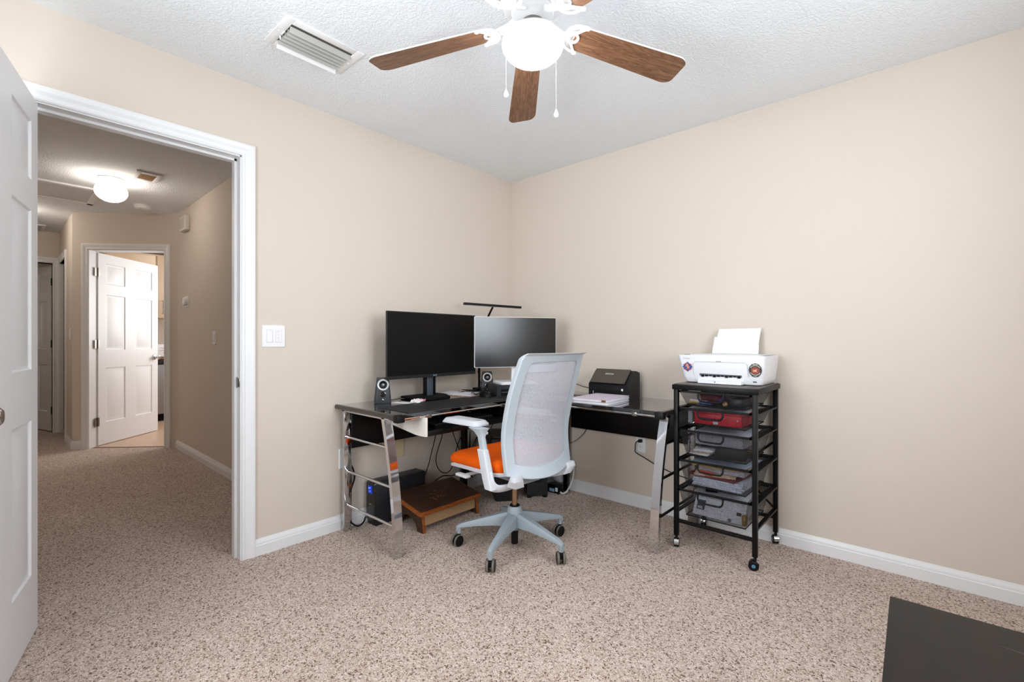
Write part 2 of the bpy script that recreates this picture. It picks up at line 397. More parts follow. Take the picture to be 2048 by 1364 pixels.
# closet door behind the far casing
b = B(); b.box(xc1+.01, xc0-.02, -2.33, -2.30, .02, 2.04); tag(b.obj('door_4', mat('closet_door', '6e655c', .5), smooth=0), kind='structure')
b = B(); b.box(-.075, -.035, DY1-.0015, DY1+.0005, .875, .93, .0006); b.box(-.034, -.002, DY1-.004, DY1+.0005, .882, .925, .001)
b.obj('strike_plate', NICKEL, t1)
# six-panel door leaf: local s (0..w) from hinge, t thickness, z
def leaf(wd, ht, th, fn):
    b = B(); st = .085*wd/.762; pw = (wd-2*st-.128*wd/.762)/2
    xs = [0, st, st+pw, wd-st-pw, wd-st, wd]
    k = ht/2.035
    zs = [0, .235*k, .815*k, 1.005*k, 1.60*k, 1.715*k, 1.935*k, ht]
    for side in (0, 1):
        y0 = 0 if side == 0 else th; sg = 1 if side == 0 else -1
        for i in range(5):
            for j in range(7):
                x0, x1, z0, z1 = xs[i], xs[i+1], zs[j], zs[j+1]
                if i in (1, 3) and j in (1, 3, 5):
                    rings = []
                    for off, dep in ((0, 0), (.006, .007), (.014, .008), (.018, .008), (.044, .002)):
                        rings.append([fn(x0+off, y0+sg*dep, z0+off), fn(x1-off, y0+sg*dep, z0+off), fn(x1-off, y0+sg*dep, z1-off), fn(x0+off, y0+sg*dep, z1-off)])
                    for a in range(4):
                        for c in range(4):
                            d = (c+1) % 4; b._add([rings[a][c], rings[a][d], rings[a+1][d], rings[a+1][c]], [(0, 1, 2, 3)])
                    b._add(rings[-1], [(0, 1, 2, 3)])
                else:
                    b._add([fn(x0, y0, z0), fn(x1, y0, z0), fn(x1, y0, z1), fn(x0, y0, z1)], [(0, 1, 2, 3)])
    for x in (0, wd): b._add([fn(x, 0, 0), fn(x, th, 0), fn(x, th, ht), fn(x, 0, ht)], [(0, 1, 2, 3)])
    for z in (0, ht): b._add([fn(0, 0, z), fn(wd, 0, z), fn(wd, th, z), fn(0, th, z)], [(0, 1, 2, 3)])
    bmesh.ops.remove_doubles(b.bm, verts=b.bm.verts[:], dist=1e-5)
    return b
def knob(name, parent, p, n, m=CHROME):
    b = B(); b.lathe([(.0, 0), (.032, 0), (.033, .004), (.028, .010), (.013, .013), (.011, .030), (.020, .038), (.0275, .050), (.027, .060), (.019, .067), (.0, .069)], p, 28, n)
    return b.obj(name, m, parent)
# door_1: bedroom door, open into the room
A1d = R(-13.5); ed = Vector((math.cos(A1d), math.sin(A1d), 0)); nd = Vector((-ed.y, ed.x, 0)); p1d = Vector((.026, -2.79, 0))
def fd1(s, t, z): return p1d+ed*s-nd*t+UP*(z+.004)
d1 = leaf(.762, 2.035, .035, fd1).obj('door_1', DOORW, smooth=20); tag(d1, kind='structure')
knob('door_knob', d1, fd1(.700, 0, .905), nd); knob('door_knob', d1, fd1(.700, .035, .905), -nd)
b = B()
for z in (.25, 1.02, 1.80): b.cyl(fd1(-.004, .040, z-.045), fd1(-.004, .040, z+.045), .006, n=12)
b.obj('hinge', NICKEL, d1)
# door_2: laundry door, open into the laundry room
hp = q45(LS0+.012, .10, 0); far = pd(319, 682, 5.82); far.z = 0; e2 = (far-hp); e2.z = 0; e2.normalize(); n2 = Vector((e2.y, -e2.x, 0))
if n2.dot(CAMP-hp) < 0: n2 = -n2
def fd2(s, t, z): return hp+e2*s-n2*t+UP*(z+.012)
d2 = leaf(.87, 2.035, .035, fd2).obj('door_2', DOORW, smooth=20); tag(d2, kind='structure')
knob('door_knob', d2, fd2(.81, 0, .905), n2)
for z in (.25, 1.07, 1.83):
    b = B(); b.cyl(fd2(-.010, -.004, z-.045), fd2(-.010, -.004, z+.045), .007, n=12)
    b.prism([(-.045, z-.045), (.0, z-.045), (.0, z+.045), (-.045, z+.045)], -.002, .001, lambda u, v, w_: fd2(u, w_, v))
    b.prism([(-.006, z-.045), (.012, z-.045), (.012, z+.045), (-.006, z+.045)], -.003, 0, lambda u, v, w_: fd2(u, w_, v))
    b.obj('hinge', NICKEL, d2)
# door_3: far bedroom door, ajar
h3 = Vector((XE-.10, ye1-.012, 0)); e3 = Vector((-.955, -.30, 0)).normalized(); n3 = Vector((e3.y, -e3.x, 0))
if n3.y > 0: n3 = -n3
def fd3(s, t, z): return h3+e3*s-n3*t+UP*(z+.012)
d3 = leaf(.72, 2.03, .035, fd3).obj('door_3', DOORW, smooth=20); tag(d3, kind='structure')
knob('door_knob', d3, fd3(.66, 0, .92), n3)
for z in (.25, 1.07, 1.83):
    b = B(); b.prism([(.002, z-.045), (.033, z-.045), (.033, z+.045), (.002, z+.045)], 0, .003, lambda u, v, w_: fd3(-w_, u, v)); b.obj('hinge', NICKEL, d3)
# ================================================================== FIXTURES
# ---- ceiling fan
FX, FY = 1.538, -1.599
fan = thing('ceiling_fan', 'white five-blade ceiling fan with brown wooden blades and a lit globe', 'ceiling fan', (FX, FY, H))
fc = Vector((FX, FY, 0))
b = B(); b.lathe([(.0, 2.4395), (.088, 2.4395), (.108, 2.43), (.112, 2.40), (.106, 2.345), (.112, 2.338), (.112, 2.330), (.100, 2.322), (.075, 2.318), (0, 2.318)], fc, 40); b.obj('motor_housing', FANW, fan)
for k in range(14):
    a = 2*math.pi*k/14; d = Vector((math.cos(a), math.sin(a), 0)); t = Vector((-d.y, d.x, 0)); b = B()
    b.prism([(-.006, 2.356), (.006, 2.356), (.006, 2.398), (-.006, 2.398)], .1085, .1115, lambda u, v, w_: fc+d*w_+t*u+UP*v)
    b.obj('housing_slot', mat('slot_dark', '55534c', .6), fan)
b = B(); b.lathe([(0, 2.318), (.070, 2.318), (.078, 2.305), (.074, 2.286), (.050, 2.280), (.034, 2.276), (.034, 2.268), (0, 2.268)], fc, 36); b.obj('flywheel', FANW, fan)
b = B(); b.lathe([(0, 2.272), (.038, 2.272), (.040, 2.262), (.046, 2.256), (.040, 2.250), (.040, 2.244), (0, 2.244)], fc, 36); b.obj('switch_cup', NICKEL, fan)
b = B(); b.lathe([(0, 2.250), (.034, 2.250), (.046, 2.246), (.074, 2.236), (.098, 2.220), (.109, 2.204), (.109, 2.199), (.104, 2.199), (.0, 2.215)], fc, 40); b.obj('light_fitter', FANW, fan)
GLOBE = mat('fan_globe_glow', 'ffffff', .3, emit='f6f8ff', estr=46, var=0)
b = B(); b.lathe([(.104, 2.203), (.110, 2.196), (.1115, 2.186), (.108, 2.172), (.098, 2.156), (.082, 2.142), (.06, 2.131), (.034, 2.125), (.0, 2.1235)], fc, 48); b.obj('light_globe', GLOBE, fan)
for k in range(5):
    a = R(206.3-72*k); er = Vector((math.cos(a), math.sin(a), 0)); et = Vector((-math.sin(a), math.cos(a), 0)); tp = math.tan(R(11))
    def bp(r, w_, dz=0, er=er, et=et): return fc+er*r+et*w_+UP*(2.252-.037*(r-.164)/.487-tp*w_+dz)
    out = []
    r0, r1, w0, w1 = .168, .647, .050, .066
    for i in range(9): out.append((r1-.05+.05*math.sin(R(90*i/8)), -(w1-.035)-.035*math.cos(R(90*i/8))))
    for i in range(9): out.append((r1-.05+.05*math.cos(R(90*i/8)), (w1-.035)+.035*math.sin(R(90*i/8))))
    out = [(r1-.045, -w1)] + [(r1-.045+.045*math.sin(R(9*i)), -w1+.03*(1-math.cos(R(9*i)))) for i in range(1, 11)] + \
          [(r1-.045+.045*math.cos(R(9*i)), w1-.03+.03*math.sin(R(9*i))) for i in range(0, 11)] + \
          [(r0+.012, w0), (r0, w0-.014), (r0, -w0+.014), (r0+.012, -w0)]
    b = B(); n = len(out)
    V = [bp(r, w_) for r, w_ in out] + [bp(r, w_, .006) for r, w_ in out]
    b.mi = 0; b._add(V[:n], [tuple(range(n))]); b.mi = 1
    b._add(V, [tuple(range(n, 2*n))] + [(i, (i+1) % n, n+(i+1) % n, n+i) for i in range(n)])
    bl = b.obj('blade', [BLADE, FANW], fan, smooth=0)
    # wood grain follows the blade: rotate the mesh's own frame
    M = Matrix.Rotation(a, 4, 'Z'); bl.data.transform(M.inverted()); bl.matrix_basis = M
    b = B(); P = lambda r, w_, dz=-.003: bp(r, w_, dz)
    b.tube([fc+er*.060+UP*2.29, fc+er*.085+UP*2.272, fc+er*.112+UP*2.262, bp(.135, 0, .001)], .009, 8, flat=(.007, .013))
    for sgn in (1, -1):
        b.tube([P(.128, 0), P(.136, .030*sgn), P(.160, .050*sgn), P(.196, .056*sgn)], .006, 8, flat=(.0045, .0075))
        b.tube([P(.130, 0), P(.150, .020*sgn), P(.168, .026*sgn), P(.180, .040*sgn), P(.196, .056*sgn)], .005, 8, flat=(.004, .006))
        b.lathe([(0, -.006), (.008, -.005), (.009, 0), (0, .002)], P(.196, .056*sgn), 12)
    ring = [P(.166+.017*math.cos(t), .017*math.sin(t)) for t in [2*math.pi*i/12 for i in range(12)]]
    b.tube(ring, .005, 8, closed=True, smooth=1, flat=(.004, .0055))
    b.tube([P(.125, 0), P(.150, 0)], .006, 8)
    b.obj('blade_bracket', FANW, fan)
for (px, pyb, pyt) in ((1013, 196, 100), (1112, 236, 118)):
    top = fc + (RT*((px-1066)/F*1.69)) + FW*-.02; zb = 1.1156+(682-pyb)*1.67/F
    b = B(); b.cyl((top.x, top.y, 2.205), (top.x, top.y, zb+.03), .0006, n=6)
    z = 2.2
    while z > zb+.03: b.lathe([(0, -.001), (.0012, 0), (0, .001)], (top.x, top.y, z), 6); z -= .007
    ch = b.obj('pull_chain', FANW, fan)
    b = B(); b.lathe([(0, 0), (.005, .002), (.009, .009), (.0085, .014), (.005, .023), (.002, .030), (0, .032)], (top.x, top.y, zb), 16); b.obj('bob', FANW, ch)
# ---- ceiling register
vent = thing('air_vent', 'white louvred air register on the bedroom ceiling near the fan', 'air vent', (.552, -1.937, H))
vx0, vx1, vy0, vy1 = .435, .670, -2.112, -1.760
b = B()
fr = .038
for r in ((vx0, vx1, vy0, vy0+fr), (vx0, vx1, vy1-fr, vy1), (vx0, vx0+fr, vy0+fr, vy1-fr), (vx1-fr, vx1, vy0+fr, vy1-fr)): b.box(*r, H-.007, H-.0002, .002)
b.obj('frame', FANW, vent)
b = B(); b.box(vx0+fr-.004, vx1-fr+.004, vy0+fr-.004, vy1-fr+.004, H-.0035, H-.001); b.obj('duct_back', mat('duct_dark', '4b4a43', .8), vent)
LV = mat('louver_shaded', 'b3b3ae', .45, var=.02)  # shading of the white louvers put into a darker grey
for k in range(6):
    x = vx0+fr+.006+k*.0265
    b = B(); hh = .020 if k else .030
    b.prism([(x, H-.004), (x+.0015, H-.004), (x-.012+.0015, H-.004-hh), (x-.012, H-.004-hh)], vy0+fr+.002, vy1-fr-.002, lambda u, v, w_: Vector((u, w_, v)))
    b.obj('louver', FANW if k == 0 else LV, vent, smooth=0)
b = B(); b.box(vx0+.1, vx0+.135, vy0+fr-.006, vy0+fr-.001, H-.011, H-.006, .001); b.cyl((vx0+.09, vy0+fr-.004, H-.009), (vx0+.09, vy0+fr-.004, H-.022), .004, n=8); b.obj('lever', FANW, vent)
for y in (vy0+.016, vy1-.016):
    b = B(); b.lathe([(0, -.010), (.004, -.009), (.0045, -.007), (0, -.006)], ((vx0+vx1)/2, y, H), 10); b.obj('screw', FANW, vent)
# ---- double light switch
def plate(name, label, cat, org, xdir, wd, ht, m=WHITE, th=.006, **kw):
    """wall plate: org centre on the wall, xdir along the wall; returns root and local-frame function"""
    X = Vector(xdir).normalized(); Nn = Vector((X.y, -X.x, 0)); o = Vector(org)
    t = thing(name, label, cat, o, **kw)
    def fn(u, v, d): return o+X*u+UP*v+Nn*d
    b = B(); rings = []
    for off, d in ((0, 0.0002), (0, th*.5), (.003, th)):
        rings.append([fn(u, v, d) for u, v in rrect(-wd/2+off, wd/2-off, -ht/2+off, ht/2-off, .004, 3)])
    b.loft(rings); b.obj('plate', m, t)
    return t, fn
sw, fn = plate('light_switch', 'white two-gang switch plate on the beige wall beside the bedroom doorway', 'light switch', (0, -1.904, 1.141), (0, 1, 0), .117, .117)
def bump(fn, u0, u1, v0, v1, d0, d1, r=.003):
    b = B(); b.loft([[fn(u, v, d0) for u, v in rrect(u0, u1, v0, v1, r, 3)], [fn(u, v, d1) for u, v in rrect(u0+.001, u1-.001, v0+.001, v1-.001, r, 3)]]); return b
GR = mat('seam_grey', 'c6c6c8', .5)
bump(fn, -.0395, -.0065, -.034, .034, .006, .0064).obj('rocker_frame', GR, sw)
bump(fn, -.0375, -.0085, -.032, .032, .0064, .009).obj('rocker', WHITE, sw)
bump(fn, .0065, .0395, -.034, .034, .006, .0064).obj('keypad_frame', GR, sw)
kp = bump(fn, .008, .0385, -.032, .033, .0064, .0085).obj('keypad', WHITE, sw)
b = B()
for i in range(4):
    z = -.022+i*.015
    b.prism([(.012, z-.004), (.028, z-.004), (.028, z+.004), (.012, z+.004)], .0085, .0092, fn)
b.obj('keypad_button', mat('button_white', 'dfdfe2', .4), kp)
# ---- outlets
def receptacle(t, fn):
    for v in (-.020, .020):
        bb = bump(fn, -.0165, .0165, v-.014, v+.014, .005, .0075, .008).obj('receptacle', WHITE, t)
        b = B()
        for u, h in ((-.006, .004), (.006, .0032)): b.prism([(u-.001, v-.001), (u+.001, v-.001), (u+.001, v-.001+2*h), (u-.001, v-.001+2*h)], .0074, .0078, fn)
        b.cyl(fn(0, v-.007, .0074), fn(0, v-.007, .0078), .0022, n=10); b.obj('slots', BLACKM, bb)
o1, fn = plate('wall_outlet', 'white outlet with a black plug on the wall below the right desk wing', 'outlet', (1.165, -.0, .428), (1, 0, 0), .072, .116); receptacle(o1, fn)
pts = [fn(0, .022, .03), fn(-.014, .018, .034), fn(-.024, .0, .034), fn(-.027, -.03, .032), fn(-.024, -.058, .03)]
plug_root = thing('power_cable', 'black power cable plugged into the outlet behind the chrome desk leg', 'cable', fn(0, .020, .02))
b = B(); b.loft([[fn(u, .020+v, .0078) for u, v in rrect(-.013, .013, -.010, .010, .003, 3)], [fn(u, .020+v, .032) for u, v in rrect(-.010, .010, -.008, .008, .003, 3)]]); b.obj('plug', BLACKP, plug_root)
pts += [Vector((1.20, -.03, .345)), Vector((1.30, -.03, .305)), Vector((1.40, -.022, .275)), Vector((1.50, -.012, .255)), Vector((1.60, -.006, .235)), Vector((1.72, -.006, .24))]
b = B(); b.tube(pts, .0032, 8); b.obj('cable', BLACKP, plug_root)
o2, fn = plate('wall_outlet', 'white outlet plate low on the left wall behind the rear chrome desk leg', 'outlet', (0, -1.50, .415), (0, 1, 0), .074, .118); receptacle(o2, fn)
BEIGE = mat('ivory_plate', 'd9cba3', .5)
o3, fn = plate('blank_plate', 'ivory blank wall plate on the left wall behind the front chrome desk leg', 'wall plate', (0, -1.115, .412), (0, 1, 0), .074, .118, m=BEIGE)
for v in (-.04, .04):
    b = B(); b.cyl(fn(0, v, .006), fn(0, v, .0075), .003, n=10); b.obj('screw', BEIGE, o3)
# ---- hall fittings
def on45(px, py, d=0):                                             # point on the angled wall
    r_ = ray(px, py); t = ((C45b-n45*d-CAMP).dot(n45))/(r_.dot(n45)); return CAMP+r_*t
LG = mat('hall_globe_glow', 'ffffff', .3, emit='fff2e4', estr=20, var=0)
hc = Vector((-2.36, -2.262, 0)); hl = thing('ceiling_light', 'lit white mushroom globe lamp on the hall ceiling', 'ceiling light', (hc.x, hc.y, H))
b = B(); b.lathe([(0, 2.4395), (.086, 2.4395), (.088, 2.430), (.076, 2.424), (.066, 2.416), (.066, 2.398), (0, 2.398)], hc, 32); b.obj('fitter', FANW, hl)
b = B(); b.lathe([(.062, 2.404)] + [(.107*math.sin(R(a)), 2.333+.084*math.cos(R(a))) for a in range(40, 180, 10)] + [(0, 2.249)], hc, 36); b.obj('globe', LG, hl)
hl2 = dup(hl); hl2.location = (-4.1, -2.85, H); hl2['label'] = 'lit globe lamp farther down the hall, behind the open bedroom door'
hv = thing('air_vent', 'small white ceiling vent with brown slots beside the hall lamp', 'air vent', (-2.07, -2.08, H))
b = B()
for r in ((-2.19, -1.95, -2.165, -2.13), (-2.19, -1.95, -2.03, -1.995), (-2.19, -2.15, -2.13, -2.03), (-1.99, -1.95, -2.13, -2.03)): b.box(*r, H-.012, H-.0002, .002)
b.obj('frame', FANW, hv)
b = B(); b.box(-2.15, -1.99, -2.13, -2.03, H-.003, H-.0005); b.obj('duct_back', mat('duct_brown', '5a4126', .8), hv)
for i in range(4):
    x = -2.135+i*.04; b = B(); b.box(x, x+.012, -2.13, -2.03, H-.012, H-.003); b.obj('louver', mat('louver_tan', 'c9a97e', .5), hv)
sm = thing('smoke_detector', 'round white smoke detector on the hall ceiling above the laundry door', 'smoke detector', (-3.12, -1.93, H))
b = B(); b.lathe([(0, 2.4395), (.070, 2.4395), (.070, 2.428), (.064, 2.424), (.062, 2.408), (.050, 2.402), (0, 2.401)], (-3.12, -1.93, 0), 28); b.obj('body', FANW, sm)
b = B(); b.cyl((-3.09, -1.95, 2.4025), (-3.09, -1.95, 2.399), .010, n=12); b.obj('test_button', GR, sm)
b = B(); hx0, hx1, hy0, hy1 = -3.42, -2.78, -3.05, -2.26
for r in ((hx0, hx1, hy0, hy0+.05), (hx0, hx1, hy1-.05, hy1), (hx0, hx0+.05, hy0, hy1), (hx1-.05, hx1, hy0, hy1)): b.box(*r, H-.016, H-.0002, .003)
at = b.obj('attic_hatch', TRIM, smooth=0); tag(at, 'white framed attic hatch panel in the hall ceiling', 'ceiling hatch')
b = B(); b.box(hx0+.05, hx1-.05, hy0+.05, hy1-.05, H-.008, H-.0002); b.obj('hatch_panel', mat('hatch_white', 'd2d2d2', .7), at)
fv = thing('return_vent', 'grey return vent grille on the ceiling at the far end of the hall', 'air vent', (-5.1, -2.72, H))
b = B(); b.box(-5.27, -4.9, -2.98, -2.50, H-.012, H-.0002, .003); b.obj('frame', FANW, fv)
b = B()
for i in range(9): b.box(-5.24+i*.036, -5.22+i*.036, -2.95, -2.53, H-.016, H-.012)
b.obj('louvers', mat('vent_grey', 'a9aaa6', .5), fv)
chm = thing('door_chime', 'white square door chime box high on the hall wall', 'door chime', (-2.86, -1.62, 2.272))
b = B(); b.box(-2.965, -2.765, -1.665, -1.6202, 2.20, 2.345, .008); b.obj('cover', mat('chime_white', 'd9d4cc', .5), chm)
b = B()
for i in range(6): b.box(-2.94, -2.79, -1.667, -1.664, 2.222+i*.018, 2.230+i*.018)
b.obj('grille', mat('chime_slot', 'bdb6aa', .5), chm)
th_, fn = plate('thermostat', 'small white round dial thermostat on the hall wall', 'thermostat', (-2.86, -1.62, 1.505), (1, 0, 0), .11, .11)
b = B(); c_ = fn(0, 0, .006); b.lathe([(0, 0), (.042, 0), (.042, .022), (.036, .030), (0, .031)], c_, 24, (0, -1, 0)); b.obj('dial', WHITE, th_)
s2, fn = plate('light_switch', 'white single-gang rocker switch on the hall wall', 'light switch', (-2.012, -1.62, 1.142), (1, 0, 0), .072, .118)
bump(fn, -.0165, .0165, -.033, .033, .006, .010).obj('rocker', WHITE, s2)
s3, fn = plate('light_switch', 'white switch plate on the narrow hall wall left of the laundry door', 'light switch', (-4.12, -2.36, 1.19), (1, 0, 0), .072, .118)
bump(fn, -.0165, .0165, -.033, .033, .006, .010).obj('rocker', WHITE, s3)
# ---- laundry room contents, seen through the door gap
LX = -5.30
MAPLE = wood_mat('maple', 'd9bfa0', 'e2cab0', 'ead6c0', 5, .45, (1, 1, .3))
uc = thing('upper_cabinet', 'pale maple wall cabinet in the laundry room', 'cabinet', (-5.6, -1.2, 1.44))
b = B(); b.box(-5.895, LX, -1.95, -.3, 1.44, 2.30); b.obj('body', MAPLE, uc, smooth=0)
for y0, y1, hy in ((-1.93, -1.42, -1.47), (-1.40, -.86, -1.34), (-.84, -.32, -.78)):
    b = B(); b.box(LX, LX+.02, y0, y1, 1.46, 2.28, .003); dd = b.obj('door', MAPLE, uc)
    b = B(); b.tube([(LX+.02, hy, 1.49), (LX+.05, hy, 1.50), (LX+.05, hy, 1.66), (LX+.02, hy, 1.67)], .005, 8, smooth=0); b.obj('handle', NICKEL, dd)
ct = B(); ct.box(-5.9, LX+.03, -1.95, -.3, .865, .90, .004); ct = ct.obj('countertop', wood_mat('granite', '5d4336', '8d7060', 'b59a88', 60, .2, (1, 1, 1))); tag(ct, 'speckled brown countertop in the laundry room', 'countertop')
dw = thing('dishwasher', 'stainless steel appliance under the laundry counter', 'appliance', (-5.6, -1.2, 0))
b = B(); b.box(-5.88, LX-.02, -1.90, -.35, .09, .862); b.obj('body', BLACKM, dw, smooth=0)
b = B(); b.box(LX-.02, LX+.01, -1.90, -.35, .11, .79, .006); b.obj('front_panel', mat('steel', '9fa3a8', .34, 1, var=.03), dw)
b = B(); b.box(LX-.02, LX+.008, -1.90, -.35, .795, .862, .004); b.obj('control_strip', BLACKG, dw)
b = B(); b.box(-5.85, LX-.05, -1.88, -.37, .006, .09); b.obj('toe_kick', BLACKMATT, dw, smooth=0)
bx = thing('card_box', 'white cardboard box with handwriting on the laundry counter', 'box', (-5.40, -1.22, .90))
b = B(); b.box(-5.62, LX-.01, -1.55, -1.05, .9004, 1.07, .003); b.obj('carton', mat('carton_white', 'eeeef0', .6), bx)
INK = mat('ink', '4a4c55', .6)
b = B()
for i, (y, z, l) in enumerate(((-1.36, 1.02, .16), (-1.37, .985, .13), (-1.33, .95, .10))):
    b.tube([(LX-.009, y+l*t, z+.006*math.sin(t*26+i)) for t in [j/14 for j in range(15)]], .0018, 4, smooth=0)
b.obj('handwriting', INK, bx)
# ================================================================== DESK
ZT = .742                                                          # desk top surface
desk = thing('corner_desk', 'L-shaped black glass corner desk with curved chrome legs', 'desk', (.6, -.6, 0))
TH_ = .018
EDGE = mat('desk_edge', '211c18', .22, coat=.3, var=.03)
def slab(name, poly, m, z0, z1, bev=.002):
    b = B(); n = len(poly); cx = sum(p[0] for p in poly)/n; cy = sum(p[1] for p in poly)/n
    ins = [(x+(cx-x)*bev*2, y+(cy-y)*bev*2) for x, y in poly]
    b.loft([[Vector((x, y, z0)) for x, y in poly], [Vector((x, y, z1-bev)) for x, y in poly], [Vector((x, y, z1)) for x, y in ins]])
    return b.obj(name, m, desk, smooth=0)
slab('left_top', [(.020, -1.545), (.622, -1.545), (.622, -.602), (.020, -.602)], GLASS, ZT-TH_, ZT)
slab('right_top', [(.602, -.555), (1.55, -.555), (1.55, -.022), (.602, -.022)], GLASS, ZT-TH_, ZT)
slab('corner_top', [(.020, -.598), (.622, -.598), (.640, -.575), (.598, -.555), (.598, -.022), (.020, -.022)], GLASS, ZT-TH_, ZT)
def edge_bar(p0, p1, wd, ht):
    p0 = Vector(p0); p1 = Vector(p1); d = (p1-p0).normalized(); s_ = Vector((d.y, -d.x, 0)); b = B()
    prof = rrect(-wd/2, wd/2, -ht/2, ht/2, min(wd, ht)*.42, 4)
    b.loft([[p0+s_*u+UP*v for u, v in prof], [p1+s_*u+UP*v for u, v in prof]]); return b
edge_bar((.010, -1.553, ZT-.012), (.622, -1.553, ZT-.012), .026, .028).obj('edge_trim', EDGE, desk)
edge_bar((1.560, -.020, ZT-.012), (1.560, -.557, ZT-.012), .026, .028).obj('edge_trim', EDGE, desk)
for c_ in ((.612, .650, -1.572, -1.525), (1.53, 1.578, -.585, -.545)):
    b = B(); b.box(*c_, ZT-.036, ZT+.002, .004); b.obj('corner_clip', BLACKP, desk)
# chrome rails under the tops
b = B(); b.box(.03, .60, -1.535, -1.515, ZT-.040, ZT-.0185, .002); b.obj('end_rail', CHROME, desk)
b = B(); b.box(1.515, 1.537, -.535, -.04, ZT-.040, ZT-.0185, .002); b.obj('end_rail', CHROME, desk)
b = B(); b.tube([(.612, -1.51, ZT-.026), (.612, -.62, ZT-.026)], .008, 10, smooth=0); b.obj('front_rail', CHROME, desk)
b = B(); b.tube([(.64, -.545, ZT-.026), (1.52, -.545, ZT-.026)], .008, 10, smooth=0); b.obj('front_rail', CHROME, desk)
for p in ((.612, -1.35), (.612, -.78)):
    b = B(); b.box(p[0]-.012, p[0]+.012, p[1]-.015, p[1]+.015, ZT-.038, ZT-.016, .003); b.obj('rail_clip', NICKEL, desk)
for x in (.74, 1.40):
    b = B(); b.box(x-.015, x+.015, -.557, -.533, ZT-.038, ZT-.016, .003); b.obj('rail_clip', NICKEL, desk)
# left end frame (plane y = -1.53): straight rear leg, bowed front leg, three rungs
def bow(z): t = 1-max(0, min(1, z/.70)); return .450+.020*t+.088*(1-(1-t)**2.0)
b = B(); b.box(.038, .063, -1.535, -1.487, 0, ZT-.0185, .002); b.obj('leg', CHROME, desk)
def bowleg(fn, n=24, w_=.025, d=.048):
    b = B(); rings = []
    for i in range(n+1):
        z = (ZT-.0185)*i/n; x = bow(z)
        rings.append([fn(x, 0, z), fn(x+w_, 0, z), fn(x+w_, d, z), fn(x, d, z)])
    b.loft(rings); return b
bowleg(lambda u, v, z: Vector((u, -1.535+v, z))).obj('leg', CHROME, desk, smooth=20)
for z in (.552, .350, .150):
    b = B(); b.cyl((.06, -1.512, z), (bow(z)+.005, -1.512, z), .0075, n=14)
    b.lathe([(0, 0), (.011, 0), (.011, .004), (0, .006)], (.063, -1.512, z), 14, (1, 0, 0)); b.obj('rung', CHROME, desk)
# right end frame (plane x = 1.53)
b = B(); b.box(1.503, 1.551, -.063, -.038, 0, ZT-.0185, .002); b.obj('leg', CHROME, desk)
def bow2(z): t = 1-max(0, min(1, z/.70)); return .430+.018*t+.115*(1-(1-t)**2.0)
b = B(); rings = []
for i in range(25):
    z = (ZT-.0185)*i/24; y = -bow2(z); rings.append([Vector((1.503, y, z)), Vector((1.551, y, z)), Vector((1.551, y-.025, z)), Vector((1.503, y-.025, z))])
b.loft(rings); b.obj('leg', CHROME, desk, smooth=20)
for z in (.552, .370, .170):
    b = B(); b.cyl((1.527, -.06, z), (1.527, -bow2(z)-.004, z), .0075, n=14); b.obj('rung', BLACKM, desk)
# inner legs where the wings meet the corner unit
b = B(); b.box(.03, .075, -.60, -.572, 0, ZT-.0185, .002); b.obj('leg', mat('dark_chrome', '3a3a3c', .2, 1, var=.02), desk)
b = B(); b.box(.575, .610, -.068, -.035, 0, ZT-.0185, .002); b.obj('leg', MATS['dark_chrome'], desk)
b = B(); b.box(.056, .068, -1.487, -.61, .482, .712, .001); b.obj('modesty_panel', PANEL, desk)
b = B(); b.box(.64, 1.503, -.062, -.050, .482, .712, .001); b.obj('modesty_panel', PANEL, desk)
# keyboard tray
b = B(); b.box(.25, .640, -1.375, -.745, .622, .636, .003); b.box(.628, .645, -1.375, -.745, .612, .640, .004); tray = b.obj('keyboard_tray', BLACKP, desk)
WPL = mat('tray_side_white', 'e6e2da', .4, var=.01)
b = B(); b.prism([(.20, .712), (.600, .712), (.640, .712), (.640, .612), (.56, .612), (.20, .66)], -1.392, -1.377, lambda u, v, w_: Vector((u, w_, v))); b.obj('side_plate', WPL, tray, smooth=0)
b = B(); b.prism([(.25, .712), (.640, .712), (.640, .612), (.25, .64)], -.743, -.728, lambda u, v, w_: Vector((u, w_, v))); b.obj('side_plate', BLACKP, tray, smooth=0)
# ---- keyboard on the tray
kb = thing('keyboard', 'black keyboard on the pull-out tray under the desk', 'keyboard', (.52, -1.06, .636))
b = B(); b.prism([(.43, .6365), (.600, .6365), (.600, .650), (.43, .660)], -1.29, -.83, lambda u, v, w_: Vector((u, w_, v))); b.obj('case', BLACKP, kb, smooth=0)
KEY = mat('key_black', '24262a', .35, var=.1, vscale=40); b = B()
for r_ in range(6):
    for c_ in range(21):
        x = .438+r_*.0262; y = -1.282+c_*.0215; z = .660-(x-.43)*.06
        b.box(x, x+.0215, y, y+.0180, z-.002, z+.007, .003, seg=1)
ky = b.obj('keys', KEY, kb, smooth=0); tag(ky, kind='stuff')
# ================================================================== ON THE DESK
ZD = ZT+.0002
pad = B(); pr_ = rrect(.315, .615, -1.470, -.605, .012, 4)
pad.loft([[Vector((x, y, ZD)) for x, y in pr_], [Vector((x, y, ZD+.003)) for x, y in pr_]]); pad = pad.obj('desk_pad', PADM)
tag(pad, 'long black leather desk pad along the front of the left desk wing', 'desk pad')
ZP = ZD+.0032
